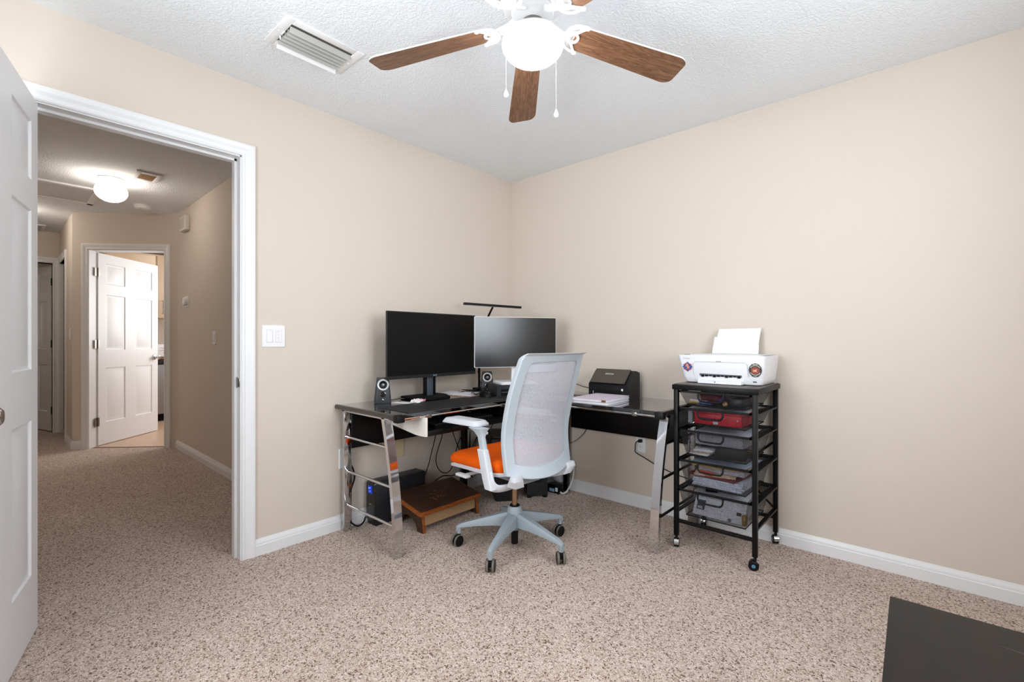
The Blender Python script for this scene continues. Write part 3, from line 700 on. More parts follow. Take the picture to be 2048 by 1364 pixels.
# ---- left monitor (faces +x)
def monitor(root, o, Y, N, wd, ht, zb, bez, bot, bm_, sm_, depth=.035, bulge=.03):
    """o: centre of the screen bottom on the floor plan, Y across, N out of the screen"""
    Y = Vector(Y); N = Vector(N); o = Vector(o)
    fn = lambda u, v, d: o+Y*u+N*d+UP*(zb+v)
    b = B(); b.loft([[fn(u, v, 0) for u, v in rrect(-wd/2, wd/2, 0, ht, .004, 2)], [fn(u, v, -.012) for u, v in rrect(-wd/2, wd/2, 0, ht, .004, 2)],
                     [fn(u, v, -depth) for u, v in rrect(-wd/2+.05, wd/2-.05, .05, ht-.05, .02, 2)]]); hb = b.obj('bezel', bm_, root, smooth=20)
    b = B(); b._add([fn(-wd/2+bez, bot, .0006), fn(wd/2-bez, bot, .0006), fn(wd/2-bez, ht-bez, .0006), fn(-wd/2+bez, ht-bez, .0006)], [(0, 1, 2, 3)]); b.obj('screen', sm_, root, smooth=0)
    return fn, hb
m1 = thing('monitor', 'large black-framed monitor on the left, nearest the doorway', 'monitor', (.12, -.99, ZD), group=None)
fn1, hb1 = monitor(m1, (.215, -.987, 0), (0, 1, 0), (1, 0, 0), .722, .412, .884, .005, .020, mat('bezel_dark', '1a1a1c', .4, var=.02), SCREEN)
lettering('logo', 'BenQ', .013, frame_M(fn1(0, .0105, .001), (0, 1, 0), (0, 0, 1)), mat('logo_blue', '8fb4cc', .4), hb1)
STB = mat('stand_slate', '5a6672', .35, .4, var=.03)
b = B(); b.box(.135, .165, -.985-.040, -.985+.045, ZD+.012, 1.02, .004); b.obj('stand_column', BLACKP, m1)
b = B(); b.box(.165, .170, -.985-.030, -.985+.018, ZD+.016, .90, .002); b.obj('column_face', STB, m1)
b = B(); q = [(.04, -1.13), (.17, -1.13), (.30, -1.06), (.30, -.93), (.17, -.85), (.04, -.85)]
b.loft([[Vector((x, y, ZD+.0034)) for x, y in q], [Vector((x, y, ZD+.014)) for x, y in q], [Vector((.17+(x-.17)*.9, -.99+(y+.99)*.9, ZD+.018)) for x, y in q]]); b.obj('stand_base', BLACKMATT, m1, smooth=0)
# ---- right monitor (turned towards the chair)
m2p0 = Vector((.354, -.767, 0)); m2p1 = Vector((.637, -.243, 0)); Y2 = (m2p1-m2p0).normalized(); N2 = Vector((Y2.y, -Y2.x, 0)); W2 = (m2p1-m2p0).length
c2 = (m2p0+m2p1)/2
m2 = thing('monitor', 'smaller white-framed monitor on the right, turned towards the chair', 'monitor', (c2.x-.05, c2.y+.03, ZD))
fn2, hb2 = monitor(m2, c2, Y2, N2, W2, .342, .937, .0025, .012, WHITE, SCREEN2, depth=.04)
b = B(); b.prism([(-W2/2+.004, .003), (W2/2-.004, .003), (W2/2-.004, .012), (-W2/2+.004, .012)], .0004, .0012, fn2); b.obj('chin_strip', mat('chin', '20262c', .25), m2, smooth=0)
lettering('logo', 'LG', .010, frame_M(fn2(.02, .0075, .0018), Y2, UP), mat('logo_white', 'dfe6ea', .4), hb2)
b = B(); b.lathe([(.0035, 0), (.0042, 0), (.0042, .0006), (.0035, .0006)], fn2(.004, .0075, .0013), 14, N2); b.obj('logo_ring', MATS['logo_white'], hb2)
ZB = .822                                                          # top of the black box under it
b = B(); b.prism([(-.025, -.10), (.025, -.10), (.022, .10), (-.022, .10)], -.045, -.030, fn2); b.obj('stand_neck', WHITE, m2)
b = B(); base = rrect(-.125, .125, -.16, .05, .02, 4)
b.loft([[c2+Y2*u+N2*v+UP*(ZB+.0004) for u, v in base], [c2+Y2*u+N2*v+UP*(ZB+.010) for u, v in base], [c2+Y2*u*.9+N2*(v*.9-.005)+UP*(ZB+.018) for u, v in base]]); b.obj('stand_base', WHITE, m2)
# ---- black box that carries the right monitor
box = thing('black_box', 'flat black device box under the white monitor stand', 'device', (.42, -.42, ZD))
c3 = c2-N2*.06
def fb(u, v, z): return c3+Y2*u+N2*v+UP*z
b = B(); b.loft([[fb(u, v, ZD) for u, v in rrect(-.16, .16, -.115, .115, .006, 2)], [fb(u, v, ZB-.003) for u, v in rrect(-.16, .16, -.115, .115, .006, 2)], [fb(u, v, ZB) for u, v in rrect(-.157, .157, -.112, .112, .006, 2)]]); b.obj('case', mat('box_slate', '1d2126', .4, var=.04), box)
b = B(); b.prism([(-.13, ZD+.008), (.13, ZD+.008), (.13, ZD+.052), (-.13, ZD+.052)], .1151, .118, lambda u, v, w_: fb(u, w_, v)); b.obj('front_panel', BLACKMATT, box, smooth=0)
b = B(); b.prism([(-.125, ZD+.030), (.13, ZD+.030), (.13, ZD+.034), (-.125, ZD+.034)], .118, .122, lambda u, v, w_: fb(u, w_, v)); b.obj('tray_slot', mat('slot_grey', '55585c', .4), box, smooth=0)
# ---- speakers
SPK = mat('speaker_dark', '2c2e32', .45, var=.05); RING = mat('speaker_ring', 'cfcfce', .35, .3, var=.01)
def make_speaker(loc, rz, label):
    t = thing('desktop_speaker', label, 'speaker', loc, rz, group='pair of desktop speakers')
    rings = []
    for z, hw, y0, y1 in ((0, .046, -.042, .040), (.006, .048, -.044, .042), (.06, .044, -.040, .036), (.11, .039, -.036, .028), (.145, .035, -.032, .020), (.153, .031, -.028, .015)):
        rings.append([Vector((u, v, z)) for u, v in rrect(-hw, hw, y0, y1, .012, 4)])
    b = B(); b.loft(rings); b.obj('cabinet', SPK, t, world=False)
    ax = Vector((0, -1, .07)).normalized(); c_ = Vector((0, -.0360, .112))
    b = B(); b.lathe([(.034, 0), (.034, .004), (.031, .006), (.0245, .0055), (.0235, .003), (.0235, 0)], c_, 36, ax); b.obj('ring', RING, t, world=False)
    b = B(); b.lathe([(0, -.003), (.024, -.003), (.0235, .004), (.020, .003), (.012, .0005), (0, .0)], c_, 32, ax); cn = b.obj('cone', BLACKM, t, world=False)
    b = B(); b.lathe([(.010, .0004), (.0098, .004), (.006, .008), (0, .009)], c_, 24, ax); b.obj('dust_cap', mat('cap_grey', '8b8d93', .25, .5), cn, world=False)
    c_ = Vector((0, -.0405, .056)); b = B(); b.lathe([(.0165, 0), (.0165, .003), (.012, .004), (.010, .001), (.010, -.004), (0, -.006)], c_, 28, ax); b.obj('port', BLACKG, t, world=False)
    b = B(); b.lathe([(0, 0), (.004, .0), (.004, .001), (0, .001)], (-.002, -.0432, .026), 10, ax); b.box(.000, .006, -.0445, -.0435, .0225, .0245); b.obj('logo', mat('logo_pale', 'c9cdd2', .4), t, world=False)
    return t
make_speaker((.150, -1.335, ZD), R(62), 'dark desktop speaker by the left end of the desk, partly behind the monitor')
make_speaker((.205, -.500, ZD), R(48), 'dark desktop speaker between the lamp pole and the black box')
# ---- LED bar lamp
lamp = thing('desk_lamp', 'black clamp lamp with a long bar head above the monitors', 'desk lamp', (.045, -.43, ZD))
b = B(); b.box(.022, .075, -.455, -.405, ZT+.0002, ZT+.018, .003); b.box(.022, .075, -.455, -.405, ZT-.06, ZT-.0182, .003); b.box(.004, .0195, -.455, -.405, ZT-.06, ZT+.018, .001); b.obj('clamp', BLACKM, lamp)
LP = Vector((.05, -.43, 0)); ja = pd(953, 660, (LP-CAMP).dot(FW)); ja = Vector((LP.x, LP.y, 1.16))
lb0 = pd(928, 607, 3.30); lb1 = pd(1041, 615, 3.50); lbm = (lb0+lb1)/2+Vector((0, 0, -.006))
b = B(); b.cyl((LP.x, LP.y, ZT+.018), (LP.x, LP.y, 1.16), .0095, n=14); b.lathe([(0, -.02), (.014, -.018), (.014, .018), (0, .02)], ja, 14); b.obj('pole', BLACKM, lamp)
b = B(); b.cyl(ja, lbm, .0075, n=12); b.obj('arm', BLACKM, lamp)
bd = (lb1-lb0).normalized(); bs = UP.cross(bd).normalized(); bu = bd.cross(bs)
b = B(); prof = rrect(-.016, .016, -.009, .008, .004, 3)
b.loft([[lb0+bs*u+bu*v for u, v in prof], [lb1+bs*u+bu*v for u, v in prof]]); hd = b.obj('lamp_bar', BLACKM, lamp)
b = B(); b.prism([(-.011, -.0102), (.011, -.0102), (.011, -.0092), (-.011, -.0092)], .012, (lb1-lb0).length-.012, lambda u, v, w_: lb0+bd*w_+bs*u+bu*v); b.obj('diffuser', mat('diffuser', 'c6c7c4', .4), hd, smooth=0)
# ---- papers, envelope, mouse, glasses, sticky note, sweets
def sheet(name, label, cat, c_, ang, sx, sy, z, th=.0006, m=PAPER, group=None, curl=0, tilt=0):
    X = Vector((math.cos(R(ang)), math.sin(R(ang)), tilt)); Yv = Vector((-math.sin(R(ang)), math.cos(R(ang)), 0)); c_ = Vector((c_[0], c_[1], z))
    b = B(); b.grid(lambda u, v: c_+X*((u-.5)*sx)+Yv*((v-.5)*sy)+UP*(curl*((2*u-1)**2)), 8, 2, th=(0, 0, th))
    return tag(b.obj(name, m), label, cat, group)
KRAFT = mat('kraft', 'b08d6a', .8, var=.06)
sheet('envelope', 'brown kraft envelope at the bottom of the loose paper pile', 'envelope', (.215, -.745), 8, .24, .17, ZD+.0004, .003, KRAFT)
sheet('paper_stack', 'bluish folded letters under the top sheet of the desk paper pile', 'papers', (.190, -.735), 14, .23, .12, ZD+.0038, .006, mat('paper_blue', 'cfd3e6', .7, var=.04))
sheet('paper', 'white top sheet of the loose paper pile behind the mouse', 'paper', (.165, -.715), 20, .25, .15, ZD+.0102, .001, PAPER, curl=.004)
ms = thing('computer_mouse', 'black computer mouse on the desk pad beside the papers', 'mouse', (.40, -.715, ZP))
b = B()
rings = []
for k in range(9):
    t = k/8; x = .355+.105*t; hw = .031*math.sqrt(max(.02, 1-(2*t-1)**4)); hh = .036*math.sqrt(max(.03, 1-(1.7*t-.75)**2))
    rings.append([Vector((x, -.715+hw*math.cos(a), ZP+max(0, hh*math.sin(a)))) for a in [math.pi*i/10 for i in range(11)]])
b.loft(rings); b.obj('shell', BLACKP, ms, smooth=50)
b = B(); b.cyl((.437, -.718, ZP+.026), (.437, -.712, ZP+.026), .009, n=14); b.obj('wheel', mat('wheel_grey', '45474a', .6), ms)
gl = thing('glasses', 'folded dark-framed glasses lying beside the mouse', 'glasses', (.30, -.672, ZD))
b = B()
for dy in (-.032, .032): b.tube([(.31+.003*math.cos(t), -.672+dy+.026*math.cos(t), ZP+.026+.021*math.sin(t)) for t in [2*math.pi*i/14 for i in range(14)]], .0022, 6, closed=True, smooth=1)
b.tube([(.312, -.661, ZP+.030), (.314, -.672, ZP+.034), (.312, -.649, ZP+.030)], .002, 6); b.obj('frame', BLACKM, gl)
for dy in (-.058, .058):
    b = B(); b.tube([(.31, -.672+dy, ZP+.032), (.28, -.672+dy*.9, ZP+.014), (.24, -.672-dy*.5, ZP+.008), (.21, -.672-dy*.8, ZP+.003)], .002, 6); b.obj('temple', BLACKM, gl)
b = B()
for dy in (-.032, .032): b.lathe([(0, 0), (.0235, 0), (.0235, .001), (0, .001)], (.31, -.672+dy, ZP+.026), 18, (1, 0, 0))
lens = bpy.data.materials.new('lens'); lens.use_nodes = True; lens.node_tree.nodes['Principled BSDF'].inputs['Transmission Weight'].default_value = 1; lens.node_tree.nodes['Principled BSDF'].inputs['Roughness'].default_value = .02; lens.node_tree.nodes['Principled BSDF'].inputs['IOR'].default_value = 1.1
b.obj('lens', lens, gl)
sheet('note', 'small white note slip on the glass beside the left speaker', 'note', (.235, -1.25), 25, .13, .075, ZD+.0004, .0006, PAPER)
sw_ = thing('sweet', 'pink and white wrapped sweet in front of the monitor foot', 'sweet', (.30, -1.185, ZD))
WR = mat('wrapper', 'e8dfe0', .3, var=.2, vscale=90); PK = mat('wrapper_pink', 'd58aa0', .35, var=.2, vscale=90)
for i, (dx, dy, r_) in enumerate(((0, 0, .013), (.018, -.03, .012), (-.012, .028, .011))):
    b = B(); cx = Vector((.30+dx, -1.185+dy, ZD+r_))
    b.tube([cx+Vector((-.032, -.012, .002)), cx+Vector((-.020, -.007, 0)), cx+Vector((-.012, -.004, 0))], .005, 6, flat=(.010, .002))
    b.tube([cx+Vector((.012, .004, 0)), cx+Vector((.020, .007, 0)), cx+Vector((.032, .012, .003))], .005, 6, flat=(.010, .002))
    b.lathe([(0, -.015), (.008, -.013), (r_, -.004), (r_, .005), (.008, .013), (0, .015)], cx, 12, (.95, .3, 0))
    if i == 0: b.obj('wrapper', WR, sw_)
    else:
        o = b.obj('sweet', PK if i == 2 else WR)
        tag(o, ('white wrapped sweet on the glass nearest the desk front' if i == 1 else 'pink wrapped sweet against the left monitor foot'), 'sweet')
# ---- document scanner on the right wing
sc = thing('document_scanner', 'black sheet-feed scanner with a sloped lid on the right desk wing', 'scanner', (1.0, -.16, ZD))
sx0, sx1 = .890, 1.185; yf, yb = -.215, -.060
SCB = mat('scanner_black', '0e0f13', .4, spec=.35, var=.04); SCT = mat('scanner_taupe', '4a433c', .42, var=.02)
prof = [(yf+.008, .0), (yf, .012), (yf, .088), (yf+.012, .098), (yf+.085, .172), (yf+.100, .178), (yb-.006, .166), (yb, .155), (yb, .012), (yb-.01, 0)]
b = B()
b.prism([(u, ZD+v) for u, v in prof], sx0, sx1, lambda u, v, w_: Vector((w_, u, v))); b.obj('case', SCB, sc, smooth=25)
b = B(); dn = Vector((0, -.70, .71))
lidp = [(sx0+.008, yf+.003, .096), (sx1-.030, yf+.003, .096), (sx1-.030, yf+.094, .181), (sx0+.008, yf+.094, .181)]
b.loft([[Vector((x, y, ZD+z)) for x, y, z in lidp], [Vector((x, y, ZD+z))+dn*.006 for x, y, z in lidp]]); lid = b.obj('lid', SCT, sc, smooth=0)
mid = Vector(((sx0+sx1)/2-.02, yf+.060, ZD+.149))+dn*.0068
lettering('logo', 'EPSON', .020, frame_M(mid, (1, 0, 0), (0, .71, .70)), mat('logo_silver', 'd4d4d0', .3), lid)
b = B(); b.box(sx0+.02, sx1-.05, yf-.0015, yf+.004, ZD+.014, ZD+.052, .001); b.obj('output_slot', BLACKMATT, sc, smooth=0)
b = B(); b.box(sx0+.09, sx0+.14, yf-.004, yf, ZD+.006, ZD+.020, .001); b.obj('output_tab', mat('tab_grey', '4c4f54', .5), sc)
b = B(); b.box(sx1-.052, sx1-.038, yf-.001, yf+.002, ZD+.052, ZD+.066, .001); b.obj('button', mat('button_pale', 'dfe3e8', .4), sc)
b = B(); b.box(sx0+.035, sx0+.038, yf-.003, yf, ZD+.024, ZD+.042); b.obj('indicator', MATS['button_pale'], sc)
b = B(); b.tube([(sx0+.06, yb+.005, ZD+.05), (sx0-.02, -.055, ZD+.035), (.76, -.07, ZD+.045), (.67, -.075, ZD+.07)], .0025, 6); tag(b.obj('scanner_cable', BLACKP), 'thin black cable rising from the scanner towards the wall corner', 'cable')
b = B(); b.tube([(sx0+.02, yf-.01, ZD+.004), (sx0-.05, -.235, ZD+.004), (.74, -.245, ZD+.004), (.67, -.27, ZD+.004), (.62, -.32, ZD+.004)], .0025, 6); tag(b.obj('scanner_cable', BLACKP), 'black cable lying on the glass to the left of the scanner', 'cable')
# ---- folders in front of the scanner
FLD = mat('folder_lilac', 'd0c2d4', .55, var=.02)
def folder(label, c_, ang, z, m, th=.015):
    X = Vector((math.cos(R(ang)), math.sin(R(ang)), 0)); Yv = Vector((-X.y, X.x, 0)); c_ = Vector((c_[0], c_[1], 0))
    fn = lambda u, v, zz: c_+X*u+Yv*v+UP*zz
    t = thing('folder', label, 'folder', (c_.x, c_.y, z), group=None)
    hx, hy = .118, .150
    b = B(); b.loft([[fn(u, v, z+k) for u, v in rrect(-hx, hx, -hy, hy, .006, 3)] for k in (0.0003, .002)]); b.loft([[fn(u, v, z+k) for u, v in rrect(-hx, hx, -hy, hy, .006, 3)] for k in (th-.002, th)])
    b.prism([(-hx, z+.0003), (-hx+.003, z+.0003), (-hx+.003, z+th), (-hx, z+th)], -hy+.006, hy-.006, lambda u, v, w_: fn(u, w_, v)); b.obj('cover', m, t)
    b = B(); b.loft([[fn(u, v, z+k) for u, v in rrect(-hx+.005, hx-.004, -hy+.004, hy-.004, .002, 2)] for k in (.0022, th-.0022)]); b.obj('pages', PAPER, t)
    return t, fn
f1, ff = folder('pale grey folder underneath the lilac one on the right desk wing', (1.095, -.39), 4, ZD, mat('folder_grey', 'cfced4', .55, var=.02))
f2, ff = folder('lilac folder on top of the pair in front of the scanner', (1.090, -.385), 2, ZD+.0152, FLD)
b = B(); b.prism([(.085, ZD+.016), (.112, ZD+.016), (.112, ZD+.028), (.085, ZD+.028)], -.1515, -.1502, lambda u, v, w_: ff(u, w_, v)); b.obj('clasp', mat('brass', 'a8884a', .3, .9), f2)
# ================================================================== OFFICE CHAIR
CA = R(176); CC = Vector((.934, -1.018, 0))
chair = thing('office_chair', 'pale grey mesh-back swivel office chair with an orange seat', 'office chair', CC, CA)
def cb(): return B()
# base: five tapered spokes, pins and twin-wheel casters
b = cb(); b.lathe([(0, .100), (.030, .100), (.036, .110), (.038, .150), (.046, .165), (.044, .195), (.036, .222), (.033, .226), (.028, .226), (.028, .20), (0, .20)], n=32); hub = b.obj('base_hub', CHBASE, chair, world=False)
b = cb(); b.lathe([(0, .022), (.018, .022), (.019, .026), (.019, .100), (0, .100)], n=24); b.obj('column_foot', BLACKP, chair, world=False)
b = cb(); b.lathe([(0, .20), (.0155, .20), (.0155, .385), (0, .385)], n=24); b.obj('gas_column', BRONZE, chair, world=False)
b = cb(); b.lathe([(0, .2262), (.026, .2262), (.026, .231), (.017, .231), (0, .231)], n=24); b.obj('column_collar', BLACKP, chair, world=False)
caster_proto = None
for k in range(5):
    a = R(-143+72*k)-CA; d = Vector((math.cos(a), math.sin(a), 0)); t = Vector((-d.y, d.x, 0)); b = cb(); rings = []
    for r_, zt, zb_, hw in ((.018, .196, .118, .028), (.05, .192, .122, .028), (.12, .172, .122, .024), (.22, .143, .112, .019), (.285, .124, .102, .016), (.305, .116, .098, .015), (.318, .106, .074, .013)):
        rings.append([d*r_+t*(-hw)+UP*zb_, d*r_+t*(-hw)+UP*(zt-.012), d*r_+t*(-hw*.62)+UP*zt, d*r_+t*(hw*.62)+UP*zt, d*r_+t*hw+UP*(zt-.012), d*r_+t*hw+UP*zb_])
    b.loft(rings); b.cyl(d*.306+UP*.100, d*.306+UP*.066, .012, n=14); b.obj('base_spoke', CHBASE, chair, world=False, smooth=35)
    if caster_proto is None:
        b = cb()
        for sg in (-1, 1): b.lathe([(0, 0), (.020, 0), (.026, .002), (.0285, .006), (.0285, .012), (.026, .015), (0, .015)], (-.012, .0075*sg, .0288), 28, (0, sg, 0))
        b.box(-.026, .006, -.007, .007, .026, .058, .004); b.lathe([(0, .052), (.010, .052), (.010, .070), (0, .070)], n=16)
        caster_proto = b.obj('caster', BLACKP, chair, world=False)
        b = cb()
        for sg in (-1, 1): b.lathe([(.0286, .0), (.0305, .002), (.0305, .010), (.0286, .012), (.0286, 0)], (-.012, .0085*sg, .0305), 28, (0, sg, 0))
        b.obj('tyre', mat('tyre_taupe', '6c675f', .7), caster_proto, world=False); co = caster_proto
    else: co = dup(caster_proto, chair)
    sw_ang = (R(88), R(-55), R(-45), R(82), R(100))[k]-CA
    co.location = d*.306; co.rotation_euler = (0, 0, sw_ang)
# mechanism and seat
b = cb(); b.box(-.13, .10, -.075, .075, .375, .432, .014); b.box(-.17, -.06, -.12, .12, .395, .440, .012); b.obj('mechanism', mat('chair_dark_grey', '8d949b', .45), chair, world=False)
def seat_ring(k, z, dz=0): return [Vector((x, y, z-(.022*max(0, (x-.12)/.16)**2 if x > .12 else 0)+dz)) for x, y in rrect(-.150, .280+k, -.25-k, .25+k, .07, 8)]
b = cb(); b.loft([seat_ring(-.035, .447), seat_ring(.0, .452), seat_ring(.003, .464), seat_ring(-.004, .470)]); b.obj('seat_shell', GREYP2, chair, world=False)
b = cb(); b.loft([seat_ring(-.004, .4705), seat_ring(.004, .484), seat_ring(.003, .506), seat_ring(-.008, .520), seat_ring(-.028, .528), seat_ring(-.08, .532), seat_ring(-.14, .5305)]); b.obj('seat_cushion', ORANGE, chair, world=False, smooth=60)
b = cb(); b.box(.05, .14, .262, .296, .418, .432, .005); b.box(.08, .10, .12, .27, .42, .43); b.obj('lever', GREYP2, chair, world=False)
# back: profile x(z), frame loop, mesh
PR = [(.40, -.205), (.445, -.190), (.517, -.178), (.612, -.168), (.685, -.173), (.797, -.200), (.931, -.240), (1.057, -.283), (1.10, -.30)]
def prx(z):
    for (z0, x0), (z1, x1) in zip(PR, PR[1:]):
        if z <= z1:
            t = (z-z0)/(z1-z0); t2 = t; return x0+(x1-x0)*t2
    return PR[-1][1]
def prs(z): return (prx(z-.03)+prx(z)+prx(z+.03)+prx(z-.015)+prx(z+.015))/5
def bx_(y, z, dx=0): return Vector((prs(z)-.045+.9*y*y+dx, y, z))
def outline(k, n=10):
    """closed loop (y, z) inset by k: rounded top corners, lower edge bowed downwards"""
    hw = .238-k*1.0; zt = 1.052-k*.75; zb = .468+k*1.0; pts = []
    def wz(z): return hw+.006*math.sin((z-.5)*5)-.012*max(0, (z-.85)/.2)
    for i in range(n*2+1): z = zb+(zt-.03-zb)*i/(2*n); pts.append((wz(z), z))
    for i in range(1, 7): a = R(90*i/6); pts.append((wz(zt-.03)-.03+.03*math.cos(a), zt-.03+.03*math.sin(a)))
    for i in range(1, 9): y = (wz(zt)-.03)*(1-2*i/9); pts.append((y, zt))
    for i in range(6, -1, -1): a = R(90*i/6); pts.append((-(wz(zt-.03)-.03+.03*math.cos(a)), zt-.03+.03*math.sin(a)))
    for i in range(1, n*2+1): z = zt-.03-(zt-.03-zb)*i/(2*n); pts.append((-wz(z), z))
    for i in range(1, 12):
        t = i/12; y = -wz(zb)+2*wz(zb)*t; pts.append((y, zb-(.036-k*.1)*(1-(2*t-1)**2)))
    return pts
oo = outline(0); oi = outline(.050); om = outline(.004); n = len(oo)
b = cb()
b.loft([[bx_(y, z, .012) for y, z in oi], [bx_(y, z, .016) for y, z in om], [bx_(y, z, .006) for y, z in oo], [bx_(y, z, -.010) for y, z in oo], [bx_(y, z, -.014) for y, z in om], [bx_(y, z, -.004) for y, z in oi], [bx_(y, z, .012) for y, z in oi]], cap=False)
b.obj('back_frame', GREYP, chair, world=False, smooth=35)
b = cb(); b.grid(lambda u, v: bx_((2*u-1)*(.236-.012*max(0, v-.6)), 1.030+.022*math.sin(math.pi*v/2), -.020*v*v-.002) if False else bx_((2*u-1)*.222, 1.032+.024*v, -.034*v*v-.004), 24, 6, th=(.010, 0, .002)); b.obj('back_top_rail', GREYP2, chair, world=False, smooth=50)
cz = sum(z for y, z in oi)/len(oi)
b = cb(); V = [bx_(y, z, .004) for y, z in oi]
rows = [[bx_(y*s_, cz+(z-cz)*s_, .004) for y, z in oi] for s_ in (1.02, .85, .65, .45, .25, .08)]
b.loft(rows, cap=False); b._add(rows[-1], [tuple(range(len(oi)))]); b.obj('back_mesh', CHMESH, chair, world=False, smooth=60)
b = cb(); b.loft([[bx_(y, z, -.0155) for y, z in rrect(-.205, .0, .975, 1.015, .004, 2)], [bx_(y, z, -.0145) for y, z in rrect(-.205, .0, .975, 1.015, .004, 2)]]) if False else b.grid(lambda u, v: bx_(.02+.17*u, .965+.038*v, .001), 8, 2, th=(-.0012, 0, 0)); b.obj('back_label', mat('chair_label', 'b9bdc4', .7), chair, world=False)
# back supports and arms
for sg in (1, -1):
    b = cb(); rings = []
    for (x, y, z, hx, hy) in ((-.216, .200, .468, .014, .030), (-.214, .200, .445, .022, .032), (-.190, .180, .408, .032, .032), (-.15, .15, .396, .03, .03)):
        rings.append([Vector((x+u, sg*y+v, z)) for u, v in rrect(-hx, hx, -hy, hy, .008, 2)])
    b.loft(rings); b.obj('back_support', GREYP2, chair, world=False)
    b = cb(); P = [(-.15, .135*sg, .402), (-.145, .20*sg, .398), (-.135, .258*sg, .404), (-.120, .282*sg, .43), (-.105, .286*sg, .48)]
    b.tube(P, .02, 10, smooth=4, flat=(.013, .028)); b.obj('arm_bracket', GREYP2, chair, world=False, smooth=50)
    b = cb(); b.loft([[Vector((x+u, .286*sg+v, z)) for u, v in rrect(-hx, hx, -hy, hy, .006, 3)] for x, z, hx, hy in ((-.128, .405, .024, .020), (-.110, .45, .026, .019), (-.070, .585, .026, .017), (-.069, .588, .023, .015))]); b.obj('arm_sleeve', GREYP2, chair, world=False)
    b = cb(); b.loft([[Vector((x+u, .282*sg+v, z)) for u, v in rrect(-hx, hx, -hy, hy, .006, 3)] for x, z, hx, hy in ((-.085, .53, .019, .0125), (-.056, .645, .019, .0125), (-.048, .670, .030, .020), (-.035, .687, .050, .030))]); b.obj('arm_post', GREYP, chair, world=False)
    b = cb(); ax_, ay_ = .115, .245*sg
    rr = lambda k, z: [Vector((ax_+u, ay_+v, z-(.010*max(0, (u-.06)/.08)**2))) for u, v in rrect(-.140+k, .150-k, -.052+k*.8, .052-k*.8, .026, 6)]
    b.loft([rr(.010, .6865), rr(.0, .689), rr(0, .697), rr(.013, .712), rr(.018, .7135), rr(.045, .7135)]); b.obj('arm_pad', GREYP2, chair, world=False, smooth=40)
    b = cb(); b.box(-.07, -.035, (.262)*sg-.012, (.262)*sg+.012, .655, .668, .003); b.obj('arm_trigger', WHITE, chair, world=False)
# ================================================================== PRINTER CART
cart = thing('drawer_cart', 'black metal rolling cart with five mesh drawers', 'cart', (1.775, -.23, 0))
CX0, CX1, CY0, CY1 = 1.585, 1.975, -.430, -.028; CT = .885
CWOOD = mat('cart_top_brown', '4b423b', .35, var=.05)
b = B(); b.box(CX0-.018, CX1+.020, CY0-.018, CY1+.014, CT-.030, CT-.004, .002); b.obj('top_frame', BLACKM, cart)
b = B(); b.box(CX0-.010, CX1+.012, CY0-.010, CY1+.008, CT-.006, CT, .001); b.obj('shelf_top', CWOOD, cart)
for x, y in ((CX0, CY0), (CX1, CY0), (CX1, CY1), (CX0, CY1)):
    b = B(); b.box(x-.0115, x+.0115, y-.0115, y+.0115, .066, CT-.030, .002); b.obj('post', BLACKM, cart)
for i, (x, y, a) in enumerate(((CX0, CY0, R(-70)), (CX1, CY0, R(12)), (CX1, CY1, R(-60)), (CX0, CY1, R(-80)))):
    M = Matrix.Translation((x, y, 0)) @ Matrix.Rotation(a, 4, 'Z')
    b = B(); b.cyl(M @ Vector((0, 0, .066)), M @ Vector((0, 0, .046)), .007, n=12)
    for sg in (-1, 1): b.lathe([(0, 0), (.018, 0), (.0225, .003), (.0235, .008), (.020, .011), (0, .011)], M @ Vector((-.006, .003*sg, .0236)), 24, M.to_3x3() @ Vector((0, sg, 0)))
    cs = b.obj('caster', BLACKP, cart)
    b = B()
    hood = [(.027*math.cos(t), .0245+.027*math.sin(t)) for t in [math.pi*(-.05+1.0*j/10) for j in range(11)]]
    b.loft([[M @ Vector((-.006+u, .012, v)) for u, v in hood], [M @ Vector((-.006+u, -.012, v)) for u, v in hood]], close=False)
    b.obj('caster_hood', CHROME, cs)
    b = B(); b.lathe([(0, 0), (.009, 0), (.008, .002), (0, .0025)], M @ Vector((-.006, -.0142, .0236)), 16, M.to_3x3() @ Vector((0, -1, 0))); b.obj('hub_cap', mat('hub_blue', '4f7f9c', .4), cs)
RZ = [.862, .758, .638, .478, .320]
for z in RZ[1:] + [.200]:
    for x in (CX0, CX1):
        b = B(); b.box(x-.010, x+.010, CY0+.012, CY1-.012, z-.010, z, .001)
        sg = 1 if x == CX0 else -1
        if z > .25: b.box(min(x+sg*.010, x+sg*.022), max(x+sg*.010, x+sg*.022), CY0+.012, CY1-.012, z-.010, z-.0075)
        b.obj('side_rail', BLACKM, cart, smooth=0)
for y, z in ((CY0, .148), (CY1, .148), (CY1, .478), (CY1, .638), (CY1, .32)):
    b = B(); b.box(CX0+.0116, CX1-.0116, y-.008, y+.008, z-.010, z+.006, .001); b.obj('cross_bar', BLACKM, cart)
b = B(); b.cyl((CX0+.01, CY1+.004, .20), (CX1-.01, CY1+.004, .56), .006, n=8); b.obj('brace', BLACKM, cart)
b = B(); b.cyl((CX1-.01, CY1-.004, .20), (CX0+.01, CY1-.004, .56), .006, n=8); b.obj('brace', BLACKM, cart)
DX0, DX1, DY0_, DY1_ = CX0+.018, CX1-.018, CY0+.004, CY1-.03
DEP = [.078, .090, .138, .138, .140]; DRW = []
